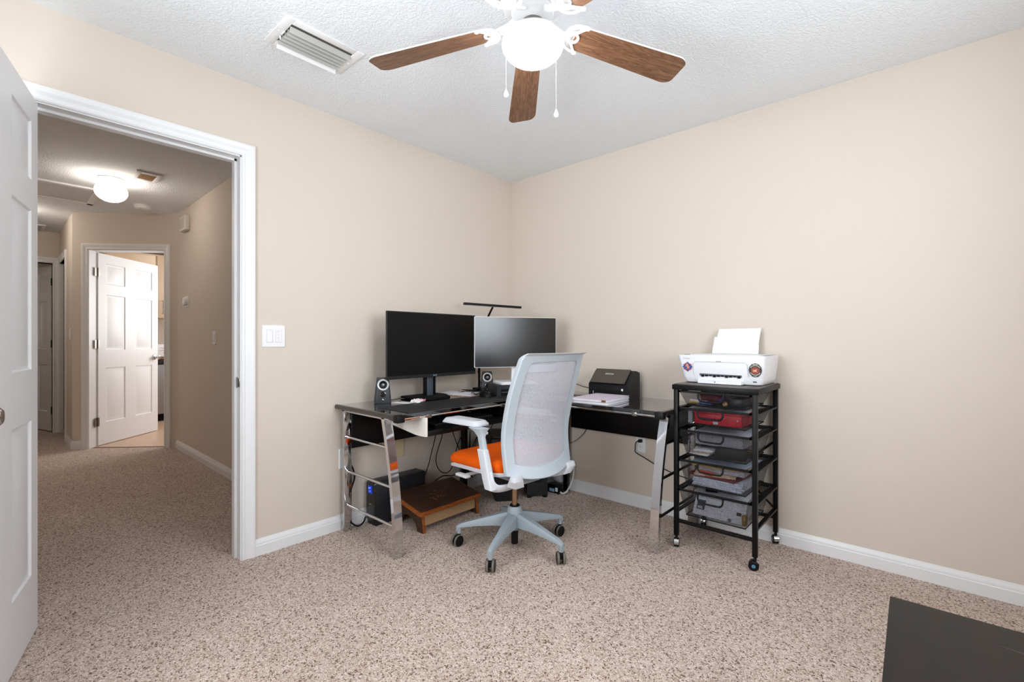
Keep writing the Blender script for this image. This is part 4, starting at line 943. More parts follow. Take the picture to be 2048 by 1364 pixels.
for i, (z, dp) in enumerate(zip(RZ, DEP)):
    zt = z+(.004 if i else -.012); yo = DY0_-(.004, .012, .006, .010, .012)[i]
    b = B(); P = [Vector((DX0, yo, zt)), Vector((DX1, yo, zt)), Vector((DX1, DY1_, zt)), Vector((DX0, DY1_, zt))]
    for p, q in zip(P, P[1:]+P[:1]):
        d = (q-p).normalized(); b.box(min(p.x, q.x)-.006, max(p.x, q.x)+.006, min(p.y, q.y)-.006, max(p.y, q.y)+.006, zt-.010, zt, .001)
    zb_ = zt-dp; ins = .030
    Q = [Vector((DX0+ins, yo+.022, zb_)), Vector((DX1-ins, yo+.022, zb_)), Vector((DX1-ins, DY1_-.022, zb_)), Vector((DX0+ins, DY1_-.022, zb_))]
    b.tube(Q, .003, 6, closed=True, smooth=0); dr = b.obj('drawer', BLACKM, cart, smooth=0)
    b = B(); P2 = [p+UP*-.009 for p in P]
    for k in range(4): b._add([P2[k], P2[(k+1) % 4], Q[(k+1) % 4], Q[k]], [(0, 1, 2, 3)])
    b._add(Q, [(0, 1, 2, 3)]); b.obj('basket', BASKET, dr, smooth=0)
    hx = (DX0+DX1)/2-.012; b = B()
    b.tube([(hx-.062, yo-.008, zt-.004), (hx-.062, yo-.012, zt-.030), (hx-.054, yo-.014, zt-.044), (hx-.038, yo-.014, zt-.049), (hx+.038, yo-.014, zt-.049), (hx+.054, yo-.014, zt-.044), (hx+.062, yo-.012, zt-.030), (hx+.062, yo-.008, zt-.004)], .0048, 8, smooth=2)
    b.obj('handle', BLACKM, dr, smooth=60)
    DRW.append((zt, zb_, yo))
# ---- drawer contents
def wad(b, x0, x1, y0, y1, z0, z1, bev=.004): b.box(x0, x1, y0, y1, z0, z1, bev)
RED = mat('case_red', 'c4122c', .45, var=.03)
zt, zb_, yo = DRW[0]; fl = zb_+.004
tb = thing('snack_packet', 'gold and blue printed packet in the top cart drawer', 'packet', (1.70, -.385, fl))
b = B(); b.cyl((1.640, -.388, fl+.014), (1.690, -.386, fl+.013), .012, n=14); b.obj('gold_end', mat('packet_gold', 'b5924f', .35, .3, var=.2, vscale=120), tb)
b = B(); b.tube([(1.690, -.386, fl+.013), (1.72, -.385, fl+.012), (1.755, -.384, fl+.011)], .0115, 12, flat=(.0115, .010)); b.obj('blue_body', mat('packet_blue', '23357e', .3, var=.25, vscale=60), tb)
b = B(); b.tube([(1.645, -.394, fl+.025), (1.69, -.394, fl+.022), (1.735, -.394, fl+.020)], .0035, 8, flat=(.006, .0025)); b.obj('white_band', PAPER, tb)
b = B(); b.lathe([(0, -.014), (.009, -.010), (.0135, 0), (.009, .010), (0, .014)], (1.822, -.385, fl+.0142), 18, (.7, .2, .3)); tag(b.obj('wooden_knob', mat('knob_wood', 'c19566', .5)), 'small wooden ball in the top cart drawer', 'wooden ball')
pc = B(); pc.tube([(1.68, -.33, fl+.03), (1.72, -.32, fl+.038), (1.76, -.325, fl+.036), (1.79, -.33, fl+.024)], .026, 12, smooth=3, flat=(.026, .024)); tag(pc.obj('pouch', mat('pouch_redpurple', '7a2035', .6, var=.6, vscale=45)), 'crimson and purple soft pouch in the top cart drawer', 'pouch')
pc = B(); pc.box(1.845, 1.915, -.40, -.26, fl, fl+.048, .010); tag(pc.obj('gadget_case', mat('case_navy', '1b1e28', .4, var=.1)), 'dark navy case at the right of the top cart drawer', 'case')
pc = B(); pc.tube([(1.795, -.375, fl+.022), (1.81, -.36, fl+.040), (1.795, -.35, fl+.030), (1.78, -.365, fl+.018)], .012, 8, smooth=2); tag(pc.obj('ribbon', mat('ribbon_violet', '6c4f97', .5, var=.3, vscale=80)), 'violet ribbon bundle in the top cart drawer', 'ribbon')
zt, zb_, yo = DRW[1]; fl = zb_+.004
rb = thing('pencil_case', 'red plastic case in the second cart drawer', 'case', (1.78, -.30, fl))
b = B(); b.box(1.668, 1.905, -.395, -.20, fl, fl+.060, .006); b.obj('body', RED, rb)
b = B(); b.box(1.66, 1.913, -.399, -.19, fl+.060, fl+.068, .003); b.obj('lid', mat('case_red_lid', 'd9324a', .4), rb)
b = B(); b.box(1.765, 1.790, -.3965, -.3948, fl+.006, fl+.020); b.obj('tag', PAPERG, rb)
for x in (1.690, 1.885):
    b = B(); b.cyl((x, -.3948, fl+.035), (x, -.3965, fl+.035), .005, n=10); b.obj('stud', mat('stud', 'd8a0a0', .4), rb)
sheet('paper', 'pale sheet of paper lying on the red case in the second cart drawer', 'paper', (1.775, -.25), 3, .30, .33, fl+.074, .0012, PAPERG, curl=.004)
b = B(); b.box(1.632, 1.655, -.39, -.30, fl, fl+.066, .002); tag(b.obj('index_box', mat('box_grey', '9aa0a8', .6, var=.1)), 'small grey box at the left of the second cart drawer', 'box')
zt, zb_, yo = DRW[2]; fl = zb_+.004
sheet('paper', 'pale paper sheet across the top of the third cart drawer', 'paper', (1.79, -.245), 2, .27, .30, fl+.120, .0012, mat('paper_lilac', 'b9bdcc', .7, var=.03), curl=.002)
b = B(); b.box(1.66, 1.90, -.36, -.10, fl+.052, fl+.118, .004); tag(b.obj('paper_block', mat('paper_block_grey', '9a9ca6', .8, var=.06, vscale=60)), 'grey block of papers in the third cart drawer', 'papers')
for i in range(5):
    b = B(); M = Matrix.Translation((1.685+.004*i, -.345, fl+.006*i)) @ Matrix.Rotation(R(-6+5*i), 4, 'Z'); b.box(-.045, .055, -.045, .045, .0003, .0058, .001, M)
    o = b.obj('envelope', (PAPER, PAPERG, KRAFT, PAPERG, PAPER)[i]); tag(o, ('white envelope at the bottom of the small stack', 'grey envelope second from the bottom of the small stack', 'brown envelope in the middle of the small stack', 'grey envelope second from the top of the small stack', 'white envelope on top of the small stack')[i]+' in the third cart drawer', 'envelope', 'envelopes in the third cart drawer')
b = B(); b.box(1.775, 1.925, -.40, -.365, fl, fl+.060, .012); tag(b.obj('pouch', mat('pouch_black', '101116', .6, var=.2)), 'black soft pouch at the right of the third cart drawer', 'pouch')
zt, zb_, yo = DRW[3]; fl = zb_+.004
for i in range(4):
    b = B(); M = Matrix.Translation((1.785, -.275, fl+.011*i)) @ Matrix.Rotation(R((-2, 3, -1, 2)[i]), 4, 'Z'); b.box(-.125, .125, -.125, .125, .0003, .0108, .0015, M)
    o = b.obj('paper_stack', mat('paper_lines', 'c2c7d8', .75, var=.25, vscale=120)); tag(o, ('lowest', 'second lowest', 'second highest', 'topmost')[i]+' of the white paper bundles in the fourth cart drawer', 'papers', 'paper bundles in the fourth cart drawer')
b = B(); M = Matrix.Translation((1.77, -.27, fl+.045)) @ Matrix.Rotation(R(-8), 4, 'Z'); b.box(-.13, .12, -.12, .12, 0, .010, .002, M); tag(b.obj('red_folder', mat('folder_maroon', '6e1f2c', .55)), 'maroon folder on the paper bundles in the fourth cart drawer', 'folder')
b = B(); M = Matrix.Translation((1.745, -.27, fl+.056)) @ Matrix.Rotation(R(12), 4, 'Z'); b.box(-.10, .10, -.125, .10, 0, .010, .002, M); tag(b.obj('magazine', mat('magazine', 'd8b79f', .5, var=.4, vscale=16)), 'cream and red magazine behind the handle of the fourth cart drawer', 'magazine')
b = B(); b.box(1.70, 1.765, -.402, -.396, fl+.060, fl+.085, .001); tag(b.obj('card', mat('card_orange', 'd3532f', .5, var=.2)), 'orange card behind the handle of the fourth cart drawer', 'card')
sheet('yellow_folder', 'yellow folder sticking out under the grey-blue one in the fourth cart drawer', 'folder', (1.770, -.235), 5, .27, .28, fl+.100, .003, mat('folder_yellow', 'b98f2c', .6), curl=.004)
sheet('blue_folder', 'grey-blue folder on top of the fourth cart drawer', 'folder', (1.785, -.235), -3, .27, .28, fl+.110, .003, mat('folder_bluegrey', 'a9b4c8', .45), curl=.006)
b = B(); b.box(1.67, 1.905, -.35, -.09, fl+.068, fl+.098, .004); tag(b.obj('letters', mat('letters', 'b7bac6', .75, var=.1, vscale=120)), 'bundle of letters under the yellow folder in the fourth cart drawer', 'papers')
zt, zb_, yo = DRW[4]; fl = zb_+.006
NEWS = mat('newsprint', 'b9bac4', .8, var=.1, vscale=200)
np_ = thing('newspaper', 'folded newspaper leaning in the lowest cart drawer', 'newspaper', (1.78, -.38, fl))
nfn = lambda u, v, d: Vector((1.655+u*.255, -.398+d-v*.0+.10*v*0, fl)) + Vector((.012*v, .030*v, .095*v)) + Vector((0, d, 0))
b = B(); b.grid(lambda u, v: nfn(u, v, .004), 6, 6, th=(0, .008, .002)); b.obj('sheet', NEWS, np_)
b = B(); b.grid(lambda u, v: nfn(.06+.16*u, .30+.5*v, .0035), 2, 2, th=(0, -.0008, 0)); b.obj('masthead', mat('masthead', '343a4a', .7, var=.2, vscale=60), np_)
b = B()
for i in range(5): b.grid(lambda u, v, i=i: nfn(.09+.02*i, .36, .0025)+Vector((.0028*u, 0, .012*v)), 1, 1, th=(0, -.0004, 0))
b.obj('headline', PAPER, np_)
b = B(); b.grid(lambda u, v: nfn(.84+.09*u, .40+.16*v, .0035), 1, 1, th=(0, -.0008, 0)); b.obj('photo', mat('news_photo', '3b2a24', .7, var=.4, vscale=80), np_)
b = B(); b.lathe([(0, 0), (.009, 0), (.009, .0006), (0, .0008)], nfn(.74, .10, .003), 14, (0, -1, .3)); b.obj('emblem', mat('news_emblem', '5d5160', .7, var=.3), np_)
b = B(); b.box(1.66, 1.90, -.355, -.09, fl, fl+.085, .004); tag(b.obj('paper_pile', mat('paper_pile', 'aeb0ba', .75, var=.08, vscale=120)), 'thick pile of papers behind the newspaper in the lowest cart drawer', 'papers')
sheet('flyer', 'white and black printed flyer on top of the lowest cart drawer', 'flyer', (1.775, -.225), 5, .27, .30, fl+.104, .0015, PAPERG, curl=.004)
b = B(); M = Matrix.Translation((1.70, -.215, fl+.1075)) @ Matrix.Rotation(R(20), 4, 'Z'); b.box(-.035, .025, -.10, .09, 0, .0012, 0, M); tag(b.obj('booklet', mat('booklet_black', '121318', .5)), 'black booklet lying on the flyer in the lowest cart drawer', 'booklet')
b = B(); b.box(1.905, 1.925, -.40, -.36, fl, fl+.05, .003); tag(b.obj('gold_wrapper', mat('gold_wrap', '8a6b34', .4, .3, var=.4, vscale=70)), 'golden wrapper at the right end of the lowest cart drawer', 'wrapper')
# ================================================================== PRINTER
pr = thing('printer', 'white all-in-one printer with two round stickers on top of the cart', 'printer', (1.79, -.18, CT))
PX0, PX1, PY0, PY1 = 1.540, 1.995, -.330, -.030; Z0 = CT+.0004
PW = mat('printer_white', 'e7e8ec', .32, var=.005)
def pring(z, il, ir, fy, r=.028): return [Vector((x, y, z)) for x, y in rrect(PX0+il, PX1-ir, PY0+fy, PY1, r, 6)]
b = B(); b.loft([pring(Z0, .052, .030, .030, .03), pring(Z0+.006, .042, .022, .018), pring(Z0+.03, .034, .014, .008), pring(Z0+.09, .018, .006, .003), pring(Z0+.145, .004, .001, .0), pring(Z0+.150, .002, .0, .0), pring(Z0+.153, .004, .002, .003)]); body = b.obj('body', PW, pr, smooth=35)
def pf(x, z, d=0):                                                  # point on the front face
    t = (z-Z0)/.15; fy = .030*max(0, 1-t*6)+.008*max(0, 1-t*1.3); return Vector((x, PY0+fy-.0006-d, z))
SEAM = mat('printer_seam', 'b4b6bb', .5)
b = B()
seam = [pf(1.645, Z0+.020), pf(1.638, Z0+.060), pf(1.636, Z0+.108), pf(1.645, Z0+.118), pf(1.90, Z0+.118), pf(1.912, Z0+.110), pf(1.918, Z0+.05), pf(1.925, Z0+.012)]
b.tube(seam, .0009, 6, smooth=0); b.obj('front_seam', SEAM, pr)
b = B(); b.prism([(1.757, Z0+.118), (1.786, Z0+.118), (1.784, Z0+.123), (1.759, Z0+.123)], 0, .0015, lambda u, v, w_: pf(u, v, w_)); b.obj('grip_notch', mat('notch', '9da0a6', .5), pr, smooth=0)
b = B(); b.prism([(1.665, Z0+.016), (1.890, Z0+.016), (1.884, Z0+.052), (1.672, Z0+.054)], -.004, .0012, lambda u, v, w_: pf(u, v, w_)); sl = b.obj('output_slot', mat('slot_grey2', '6d7178', .5), pr, smooth=0)
b = B()
for i in range(10):
    x = 1.680+i*.0205; b.prism([(x, Z0+.036+.003*(i % 3)), (x+.015, Z0+.036+.003*(i % 3)), (x+.015, Z0+.048), (x, Z0+.048)], .0012, .003, lambda u, v, w_: pf(u, v, w_))
b.obj('slot_rollers', BLACKMATT, sl, smooth=0)
b = B(); b.loft([[Vector((x, PY0+.012, z)) for x, z in ((1.662, Z0+.006), (1.893, Z0+.006), (1.893, Z0+.022), (1.662, Z0+.022))], [Vector((x, PY0-.016, z)) for x, z in ((1.668, Z0+.003), (1.887, Z0+.003), (1.887, Z0+.019), (1.668, Z0+.019))]]); tr_ = b.obj('output_tray', PW, pr, smooth=0)
b = B(); b.prism([(1.756, Z0+.008), (1.762, Z0+.012), (1.760, Z0+.016), (1.754, Z0+.016)], 0, .001, lambda u, v, w_: Vector((u, PY0-.0165-w_, v))); b.obj('tray_catch', mat('catch', '75787e', .5), tr_, smooth=0)
b = B(); b.loft([[Vector((x, y, Z0+.1532)) for x, y in rrect(1.60, 1.965, PY0+.035, PY1-.015, .01, 3)], [Vector((x, y, Z0+.158)) for x, y in rrect(1.605, 1.96, PY0+.038, PY1-.018, .01, 3)]]); b.obj('scanner_lid', mat('printer_lid', 'd3d5d6', .4), pr)
IND = mat('printer_indigo', '474a78', .35)
for x0, x1 in ((1.547, 1.585), (1.952, 1.989)):
    b = B(); b._add([Vector((x0, PY0+.09, Z0+.1536)), Vector((x1, PY0+.03, Z0+.1536)), Vector((x1, PY1-.06, Z0+.1536)), Vector((x0, PY1-.06, Z0+.1536))], [(0, 1, 2, 3)]); b.obj('control_strip', IND, pr, smooth=0)
lettering('model_name', 'DeskJet', .012, frame_M(pf(1.602, Z0+.135, .0004), (1, 0, 0), UP), mat('pale_ink', 'b9bcc6', .5), pr, .0002)
b = B(); b.prism([(1.937, Z0+.012), (1.954, Z0+.012), (1.954, Z0+.024), (1.937, Z0+.024)], 0, .0008, lambda u, v, w_: pf(u, v, w_)); b.obj('warning_label', mat('label_dark', '33353c', .5), pr, smooth=0)
# paper support and the sheets in it
pt = lambda u, v, d=0: Vector((u, -.085+.05*(v/.17)+d, Z0+.150+v))
b = B(); b.prism([(1.652, 0), (1.700, 0), (1.705, .105), (1.658, .105)], .004, .008, lambda u, v, w_: pt(u, v, w_)); b.prism([(1.652, 0), (1.90, 0), (1.90, .06), (1.655, .06)], .0035, .0075, lambda u, v, w_: pt(u, v, w_)); b.obj('paper_support', PW, pr, smooth=0)
b = B(); b.prism([(1.658, .0092), (1.895, .0092), (1.905, .152), (1.682, .150)], -.001, .0025, lambda u, v, w_: pt(u, v, w_)); tag(b.obj('printer_paper', mat('paper_bright', 'f4f4f4', .6), smooth=0), 'white paper standing in the rear feed of the printer', 'paper')
# stickers
def disc(b, cx, cz, r, d0, d1, n=20, sx=1): b.prism([(cx+r*sx*math.cos(2*math.pi*i/n), cz+r*math.sin(2*math.pi*i/n)) for i in range(n)], d0, d1, lambda u, v, w_: pf(u, v, w_))
C1 = (1.606, Z0+.088)
b = B(); k = .028; b.prism([(C1[0]-k, C1[1]), (C1[0], C1[1]-k), (C1[0]+k, C1[1]), (C1[0], C1[1]+k)], .0004, .001, lambda u, v, w_: pf(u, v, w_)); st = b.obj('sticker', mat('sticker_blue', '1d3f86', .4, var=.1), pr, smooth=0); tag(st, 'blue diamond sticker')
SR = mat('sticker_red', 'c23a36', .4)
b = B()
for sx, sz in ((-1, 1), (1, 1), (-1, -1), (1, -1)):
    p0 = (C1[0]+sx*.007, C1[1]+sz*.021); p1 = (C1[0]+sx*.024, C1[1]+sz*.0125)
    b.prism([p0, p1, (p1[0], p1[1]-.004*sz), (p0[0], p0[1]-.004*sz)], .001, .0016, lambda u, v, w_: pf(u, v, w_))
b.prism([(C1[0]-.002, C1[1]-.018), (C1[0]+.004, C1[1]-.018), (C1[0]+.004, C1[1]+.010), (C1[0]-.002, C1[1]+.010)], .001, .0016, lambda u, v, w_: pf(u, v, w_)); b.obj('sticker_bars', SR, st, smooth=0)
b = B(); disc(b, C1[0]-.002, C1[1]+.008, .008, .0016, .002); disc(b, C1[0]+.003, C1[1]-.003, .006, .0016, .002); b.obj('sticker_figure', mat('sticker_orange', 'd98a5e', .4, var=.2, vscale=300), st, smooth=0)
b = B()
for dx, dz in ((-.012, 0), (.012, .001), (.009, -.009), (0, .019), (-.006, -.011)): disc(b, C1[0]+dx, C1[1]+dz, .0016, .0016, .002, 5)
b.obj('sticker_stars', PAPER, st, smooth=0)
C2 = (1.950, Z0+.082)
b = B(); b.prism([(C2[0]+.031*math.cos(R(a)), C2[1]+.036*math.sin(R(a))) for a in (0, 28, 62, 90, 118, 152, 180, 208, 242, 270, 298, 332)], .0006, .0012, lambda u, v, w_: pf(u, v, w_)); s2_ = b.obj('sticker', mat('sticker_black', '2a2523', .4), pr, smooth=0); tag(s2_, 'dark octagonal sticker with a red centre')
b = B(); disc(b, C2[0], C2[1]-.001, .018, .0012, .0016, 24, 1.12); b.obj('sticker_centre', mat('sticker_rust', '8e3a2a', .4, var=.35, vscale=250), s2_, smooth=0)
b = B(); b.prism([(C2[0]-.015, C2[1]+.004), (C2[0]-.004, C2[1]+.001), (C2[0]+.010, C2[1]+.006), (C2[0]+.004, C2[1]-.004), (C2[0]+.013, C2[1]-.010), (C2[0]-.004, C2[1]-.007), (C2[0]-.013, C2[1]-.008), (C2[0]-.008, C2[1]-.002)], .0016, .002, lambda u, v, w_: pf(u, v, w_)); b.obj('sticker_motif', mat('sticker_pink', 'd9a08c', .4, var=.2, vscale=200), s2_, smooth=0)
b = B()
for a0, a1, r_, n_ in ((35, 145, .0245, 10), (215, 325, .0245, 10)):
    for i in range(n_):
        a = R(a0+(a1-a0)*i/(n_-1)); cx, cz = C2[0]+r_*1.05*math.cos(a), C2[1]+r_*math.sin(a); er_ = (math.cos(a), math.sin(a)); et_ = (-er_[1], er_[0])
        q = [(cx+er_[0]*s_*.0026+et_[0]*t_*.0014, cz+er_[1]*s_*.0026+et_[1]*t_*.0014) for s_, t_ in ((-1, -1), (1, -1), (1, 1), (-1, 1))]
        b.prism(q, .0014, .0018, lambda u, v, w_: pf(u, v, w_))
for i in range(8): x = C2[0]-.0125+.0033*i; b.prism([(x, C2[1]+.028), (x+.002, C2[1]+.028), (x+.002, C2[1]+.032), (x, C2[1]+.032)], .0014, .0018, lambda u, v, w_: pf(u, v, w_))
for i in range(4): x = C2[0]-.006+.0032*i; b.prism([(x, C2[1]-.0335), (x+.002, C2[1]-.0335), (x+.002, C2[1]-.0305), (x, C2[1]-.0305)], .0014, .0018, lambda u, v, w_: pf(u, v, w_))
b.obj('sticker_lettering', mat('sticker_cream', 'd8d3c6', .5), s2_, smooth=0)
# ================================================================== UNDER THE DESK
st_ = thing('footstool', 'worn brown wooden footstool with a slanted top on the carpet', 'footstool', (.28, -1.02, 0))
sx0_, sx1_, sy0, sy1 = .138, .435, -1.268, -.776
def ztop(x): return .122+(.178-.122)*(sx1_-x)/(sx1_-sx0_)
b = B(); b.loft([[Vector((x, y, ztop(x)-.020)) for x, y in rrect(sx0_, sx1_, sy0, sy1, .012, 3)], [Vector((x, y, ztop(x)-.003)) for x, y in rrect(sx0_, sx1_, sy0, sy1, .012, 3)], [Vector((x, y, ztop(x))) for x, y in rrect(sx0_+.006, sx1_-.006, sy0+.006, sy1-.006, .01, 3)]]); tpo = b.obj('top_edge', STOOLE, st_)
b = B(); b.loft([[Vector((x, y, ztop(x)+.0002)) for x, y in rrect(sx0_+.010, sx1_-.010, sy0+.010, sy1-.010, .008, 3)], [Vector((x, y, ztop(x)+.0012)) for x, y in rrect(sx0_+.011, sx1_-.011, sy0+.011, sy1-.011, .008, 3)]]); tp_ = b.obj('top_board', STOOLT, st_)
b = B(); rnd = random.Random(3)
for i in range(26):
    x = .30+rnd.gauss(0, .022); y = -1.05+rnd.gauss(0, .040); r_ = rnd.uniform(.002, .008)
    b._add([Vector((x+r_*rnd.uniform(.5, 1.4)*math.cos(t), y+r_*rnd.uniform(.5, 1.4)*math.sin(t), ztop(x)+.0016)) for t in [2*math.pi*j/7 for j in range(7)]], [tuple(range(7))])
b.obj('worn_patch', mat('worn_wood', 'a8763f', .6), tp_, smooth=0)
for y0_ in (sy0+.022, sy1-.042):
    b = B(); pts = [(sx0_+.012, 0), (sx0_+.055, 0)] + [(.28-.092*math.cos(R(15*i)), .075*math.sin(R(15*i))) for i in range(0, 13)] + [(sx1_-.055, 0), (sx1_-.006, 0), (sx1_-.022, ztop(sx1_)-.021), (sx0_+.022, ztop(sx0_)-.021)]
    b.prism(pts, y0_, y0_+.020, lambda u, v, w_: Vector((u, w_, v))); b.mi = 0; b.obj('side_board', STOOLT, st_, smooth=0)
    b = B(); b.prism([(sx1_-.0058, 0), (sx1_-.0215, ztop(sx1_)-.022), (sx1_-.0195, ztop(sx1_)-.022), (sx1_-.0038, 0)], y0_, y0_+.020, lambda u, v, w_: Vector((u, w_, v))); b.obj('side_edge', STOOLE, st_, smooth=0)
b = B(); b.box(sx1_-.040, sx1_-.024, sy0+.042, sy1-.042, .035, ztop(sx1_)-.022, .001); b.obj('apron', STOOLF, st_, smooth=0)
b = B(); b.box(sx0_+.024, sx0_+.040, sy0+.042, sy1-.042, .05, ztop(sx0_)-.024, .001); b.obj('apron', STOOLF, st_, smooth=0)
# ---- battery backup
UP_ = mat('ups_navy', '14171f', .42, var=.05)
up = thing('battery_backup', 'black upright battery backup unit with a blue display by the wall', 'battery backup', (.085, -1.18, 0))
ux0, ux1, uy0, uy1, uz = .030, .132, -1.372, -1.000, .262
b = B(); b.box(ux0, ux1, uy0+.006, uy1, .022, uz, .008); b.box(ux0+.004, ux1-.004, uy0+.004, uy0+.12, 0, .03, .003); b.box(ux0+.004, ux1-.004, uy1-.11, uy1-.004, 0, .03, .003); b.obj('case', UP_, up)
b = B(); b.loft([[Vector((x, uy0+.007, z)) for x, z in rrect(ux0, ux1, .022, uz, .008, 3)], [Vector((x, uy0-.004, z)) for x, z in rrect(ux0+.006, ux1-.006, .03, uz-.008, .008, 3)]]); fp = b.obj('front_panel', BLACKG, up)
b = B(); b.box(ux0+.028, ux0+.072, uy0-.0055, uy0-.004, .192, .238, .0004); dsp = b.obj('display', mat('display_blue', '0a1a70', .3, emit='1c46e0', estr=.55, var=0), up)
b = B()
for x, z, r_ in ((.040, .222, .006), (.055, .226, .004), (.050, .205, .005)): b.box(ux0+x-r_, ux0+x+r_, uy0-.0062, uy0-.0055, z-r_*.6, z+r_*.6)
b.obj('display_symbols', mat('display_cyan', '6d9cf5', .3, emit='7db0ff', estr=.8, var=0), dsp)
lettering('logo', 'APC', .016, frame_M((ux0+.052, uy0-.0045, .125), (1, 0, 0), UP), mat('logo_ochre', 'a8945f', .4), fp)
# ---- shredder
sh = thing('paper_shredder', 'black paper shredder with a waste bin under the desk corner', 'paper shredder', (.30, -.42, 0))
s0 = Vector((.370, -.632, 0)); su = Vector((.629, .777, 0)); sv = Vector((-.777, .629, 0)); SHB = mat('shredder_black', '191a1c', .4, var=.05)
shf = lambda u, v, z: s0+su*u+sv*v+UP*z
b = B(); b.loft([[shf(u, v, z) for u, v in rrect(k, .235-k, k, .36-k, .02, 3)] for k, z in ((.040, 0), (.034, .01), (.012, .375))]); bn = b.obj('bin', SHB, sh)
b = B(); b.loft([[shf(u, v, z) for u, v in rrect(k, .235-k, k, .36-k, .02, 3)] for k, z in ((.006, .3755), (.0, .385), (.0, .440), (.006, .447))]); hd_ = b.obj('head', SHB, sh)
b = B(); b.tube([shf(u, v, .449) for u, v in ((.030, .03), (.205, .03), (.205, .33), (.030, .33))], .006, 8, closed=True, smooth=0); b.obj('lid_frame', mat('shredder_brown', '4d463f', .35, .4), hd_, smooth=0)
b = B(); b.prism([(.036, .036), (.199, .036), (.199, .324), (.036, .324)], .4472, .449, lambda u, v, w_: shf(u, v, w_)); b.obj('lid_window', mat('shredder_grey', '2a2d2f', .3), hd_, smooth=0)
# ---- subwoofer, small device
sbx = thing('subwoofer', 'black box subwoofer on small feet behind the chair base', 'subwoofer', (.45, -.26, 0))
w0 = Vector((.478, -.372, 0)); wu = Vector((.66, .75, 0)); wv = Vector((-.75, .66, 0)); wfn = lambda u, v, z: w0+wu*u+wv*v+UP*z
b = B(); b.loft([[wfn(u, v, z) for u, v in rrect(0, .15, 0, .20, .004, 2)] for z in (.016, .24)]); b.obj('cabinet', mat('sub_black', '101115', .5), sbx)
for u, v in ((.018, .018), (.132, .018), (.132, .18), (.018, .18)):
    b = B(); b.prism([(u-.014, v-.014), (u+.014, v-.014), (u+.014, v+.014), (u-.014, v+.014)], 0, .0158, lambda a, c, w_: wfn(a, c, w_)); b.obj('foot', BLACKMATT, sbx, smooth=0)
b = B(); b.cyl(wfn(.075, -.0005, .15), wfn(.075, .004, .15), .045, n=24); b.obj('port', BLACKMATT, sbx)
rt_ = thing('power_strip', 'small black power strip with labels by the back baseboard', 'power strip', (.56, -.11, 0))
b = B(); b.box(.49, .60, -.16, -.10, 0, .062, .005); b.obj('case', BLACKM, rt_)
b = B(); b.box(.515, .560, -.1612, -.16, .012, .034); b.obj('label', mat('label_blue', '93b4d4', .5, var=.4, vscale=120), rt_, smooth=0)
b = B(); b.box(.569, .590, -.1612, -.16, .018, .046); b.obj('switch', mat('label_white', 'd9dde2', .5, var=.2), rt_, smooth=0)
CABW = mat('cable_white', 'd5d6d6', .45)
b = B(); b.tube([(.640, -.024, .20), (.642, -.045, .10), (.636, -.10, .025), (.625, -.14, .009), (.606, -.15, .018)], .006, 8); tag(b.obj('white_cable', CABW), 'thick white cable curling to the carpet by the back baseboard', 'cable')
b = B(); b.lathe([(0, -.035), (.030, -.034), (.036, -.02), (.036, .02), (.030, .034), (0, .035)], (.525, -.054, .085), 24, (1, 0, 0)); tag(b.obj('power_adapter', mat('adapter_grey', 'b5b7ba', .5)), 'round grey adapter by the back wall under the desk', 'adapter')
# ---- cables against the left wall
def wallcable(name, label, pts, r_=.0032, x=.03, m=BLACKP):
    P = []
    for p in pts:
        xx = p[2] if len(p) > 2 else x; v = pX(p[0], p[1], xx); v.z = max(v.z, r_+.001); P.append(v)
    b = B(); b.tube(P, r_, 8); return tag(b.obj(name, m), label, 'cable')
wallcable('cable', 'straight black cable hanging from the desk down behind the battery backup', [(873, 845, .090), (871, 872, .085), (863, 905), (857, 930), (848, 955)])
wallcable('cable', 'black cable hanging in a wide loop on the left wall', [(884, 845, .090), (884, 872, .085), (876, 898), (872, 920), (877, 938), (888, 946), (900, 941), (909, 920), (913, 898), (919, 880), (928, 866), (938, 852)])
wallcable('cable', 'black cable running diagonally behind the front of the orange seat', [(899, 845, .090), (906, 866, .085), (914, 888), (922, 905), (936, 925)])
wallcable('cable', 'black cable snaking along the left baseboard behind the footstool', [(866, 966, .05), (885, 952, .045), (905, 951, .04), (920, 943, .04), (932, 940, .04), (945, 955, .06)], .0038)
wallcable('cable', 'thick black cable looping beside the rear chrome desk leg', [(699, 925), (706, 938), (709, 955), (704, 972), (699, 990)], .0055)
wallcable('cable', 'thick black cable curling on the carpet beside the battery backup', [(699, 1040, .035), (706, 1048, .07), (717, 1052, .09), (727, 1044, .08), (731, 1034, .045)], .005)
def deskcable(label, pts, r_=.0028):
    b = B(); b.tube([pd(*p) for p in pts], r_, 8); return tag(b.obj('cable', BLACKP), label, 'cable')
deskcable('black cable crossing in front of the wall above the shredder, rising to the right', [(982, 856, 3.30), (988, 845, 3.35), (998, 838, 3.42), (1012, 832, 3.5), (1030, 826, 3.55)])
deskcable('black cable crossing above the shredder, falling to the right', [(984, 832, 3.5), (996, 840, 3.48), (1008, 846, 3.46), (1028, 852, 3.44)])
deskcable('thin black cable hanging below the right desk wing near the chair back', [(1175, 855, 3.40), (1168, 866, 3.42), (1158, 876, 3.43), (1148, 883, 3.44), (1136, 888, 3.44)], .0022)
deskcable('thin black cable down from the lamp pole to the desk', [(955, 742, 3.52), (959, 756, 3.50), (962, 768, 3.48), (961, 777, 3.46)], .002)
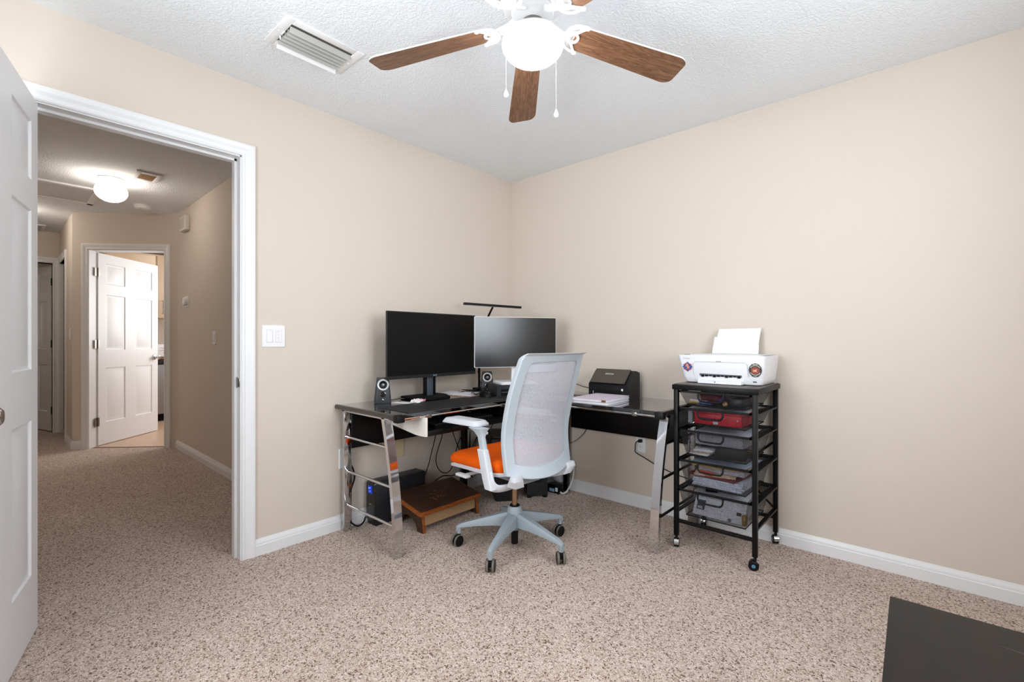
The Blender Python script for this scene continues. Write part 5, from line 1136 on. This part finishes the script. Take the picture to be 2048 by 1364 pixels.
deskcable('black cable beside the left monitor stand', [(851, 752, 3.22), (853, 765, 3.23), (856, 775, 3.24), (858, 783, 3.20)], .0025)
b = B(); rnd = random.Random(11)
P = [Vector((.075+rnd.uniform(-.03, .05), -.62+rnd.uniform(-.05, .10)*1.0, .04+.42*abs(math.sin(i*.9))*rnd.uniform(.4, 1))) for i in range(18)]
b.tube(P, .003, 6, smooth=3); tag(b.obj('cable_tangle', BLACKP), 'tangle of black cables around the dark inner desk leg', 'cables')
b = B(); rnd = random.Random(5); P = [Vector((.13+rnd.uniform(-.05, .07), -.62+rnd.uniform(-.10, .08), ZD+.004+rnd.uniform(0, .018))) for i in range(16)]
b.tube(P, .0022, 6, smooth=3); tag(b.obj('cable_tangle', BLACKP), 'small heap of thin black cables on the desk at the foot of the lamp', 'cables')
wallcable('speaker_cable', 'black cable on the glass between the left speaker and the monitor foot', [(779, 801, .14), (790, 799, .12), (802, 797, .11)], .002)
# ================================================================== DARK TABLE, near right
dt = thing('side_table', 'dark brown scratched low table at the lower right corner', 'table', (2.93, -1.95, 0), R(1.2))
b = B(); b.box(-.382, .36, -.58, .502, .478, .500, .002); b.obj('top', DARKT, dt, world=False)
for x in (-.35, .33):
    for y in (-.55, .47):
        b = B(); b.box(x-.022, x+.022, y-.022, y+.022, 0, .4778, .003); b.obj('leg', DARKT, dt, world=False)
b = B(); b.box(-.33, .31, -.53, .45, .40, .4778, .002); b.obj('apron', DARKT, dt, world=False)
SCR = mat('scratch', '6b625b', .6); b = B(); rnd = random.Random(2)
for i in range(9):
    x = rnd.uniform(-.32, -.02); y = rnd.uniform(.05, .45); a = rnd.uniform(-.4, .1); l = rnd.uniform(.01, .06)
    d = Vector((math.cos(a), math.sin(a), 0)); n_ = Vector((-d.y, d.x, 0))*.0004; p = Vector((x, y, .5004))
    b._add([p-n_, p+d*l-n_, p+d*l+n_, p+n_], [(0, 1, 2, 3)])
sc_ = b.obj('scratches', SCR, dt, smooth=0, world=False); tag(sc_, kind='stuff')
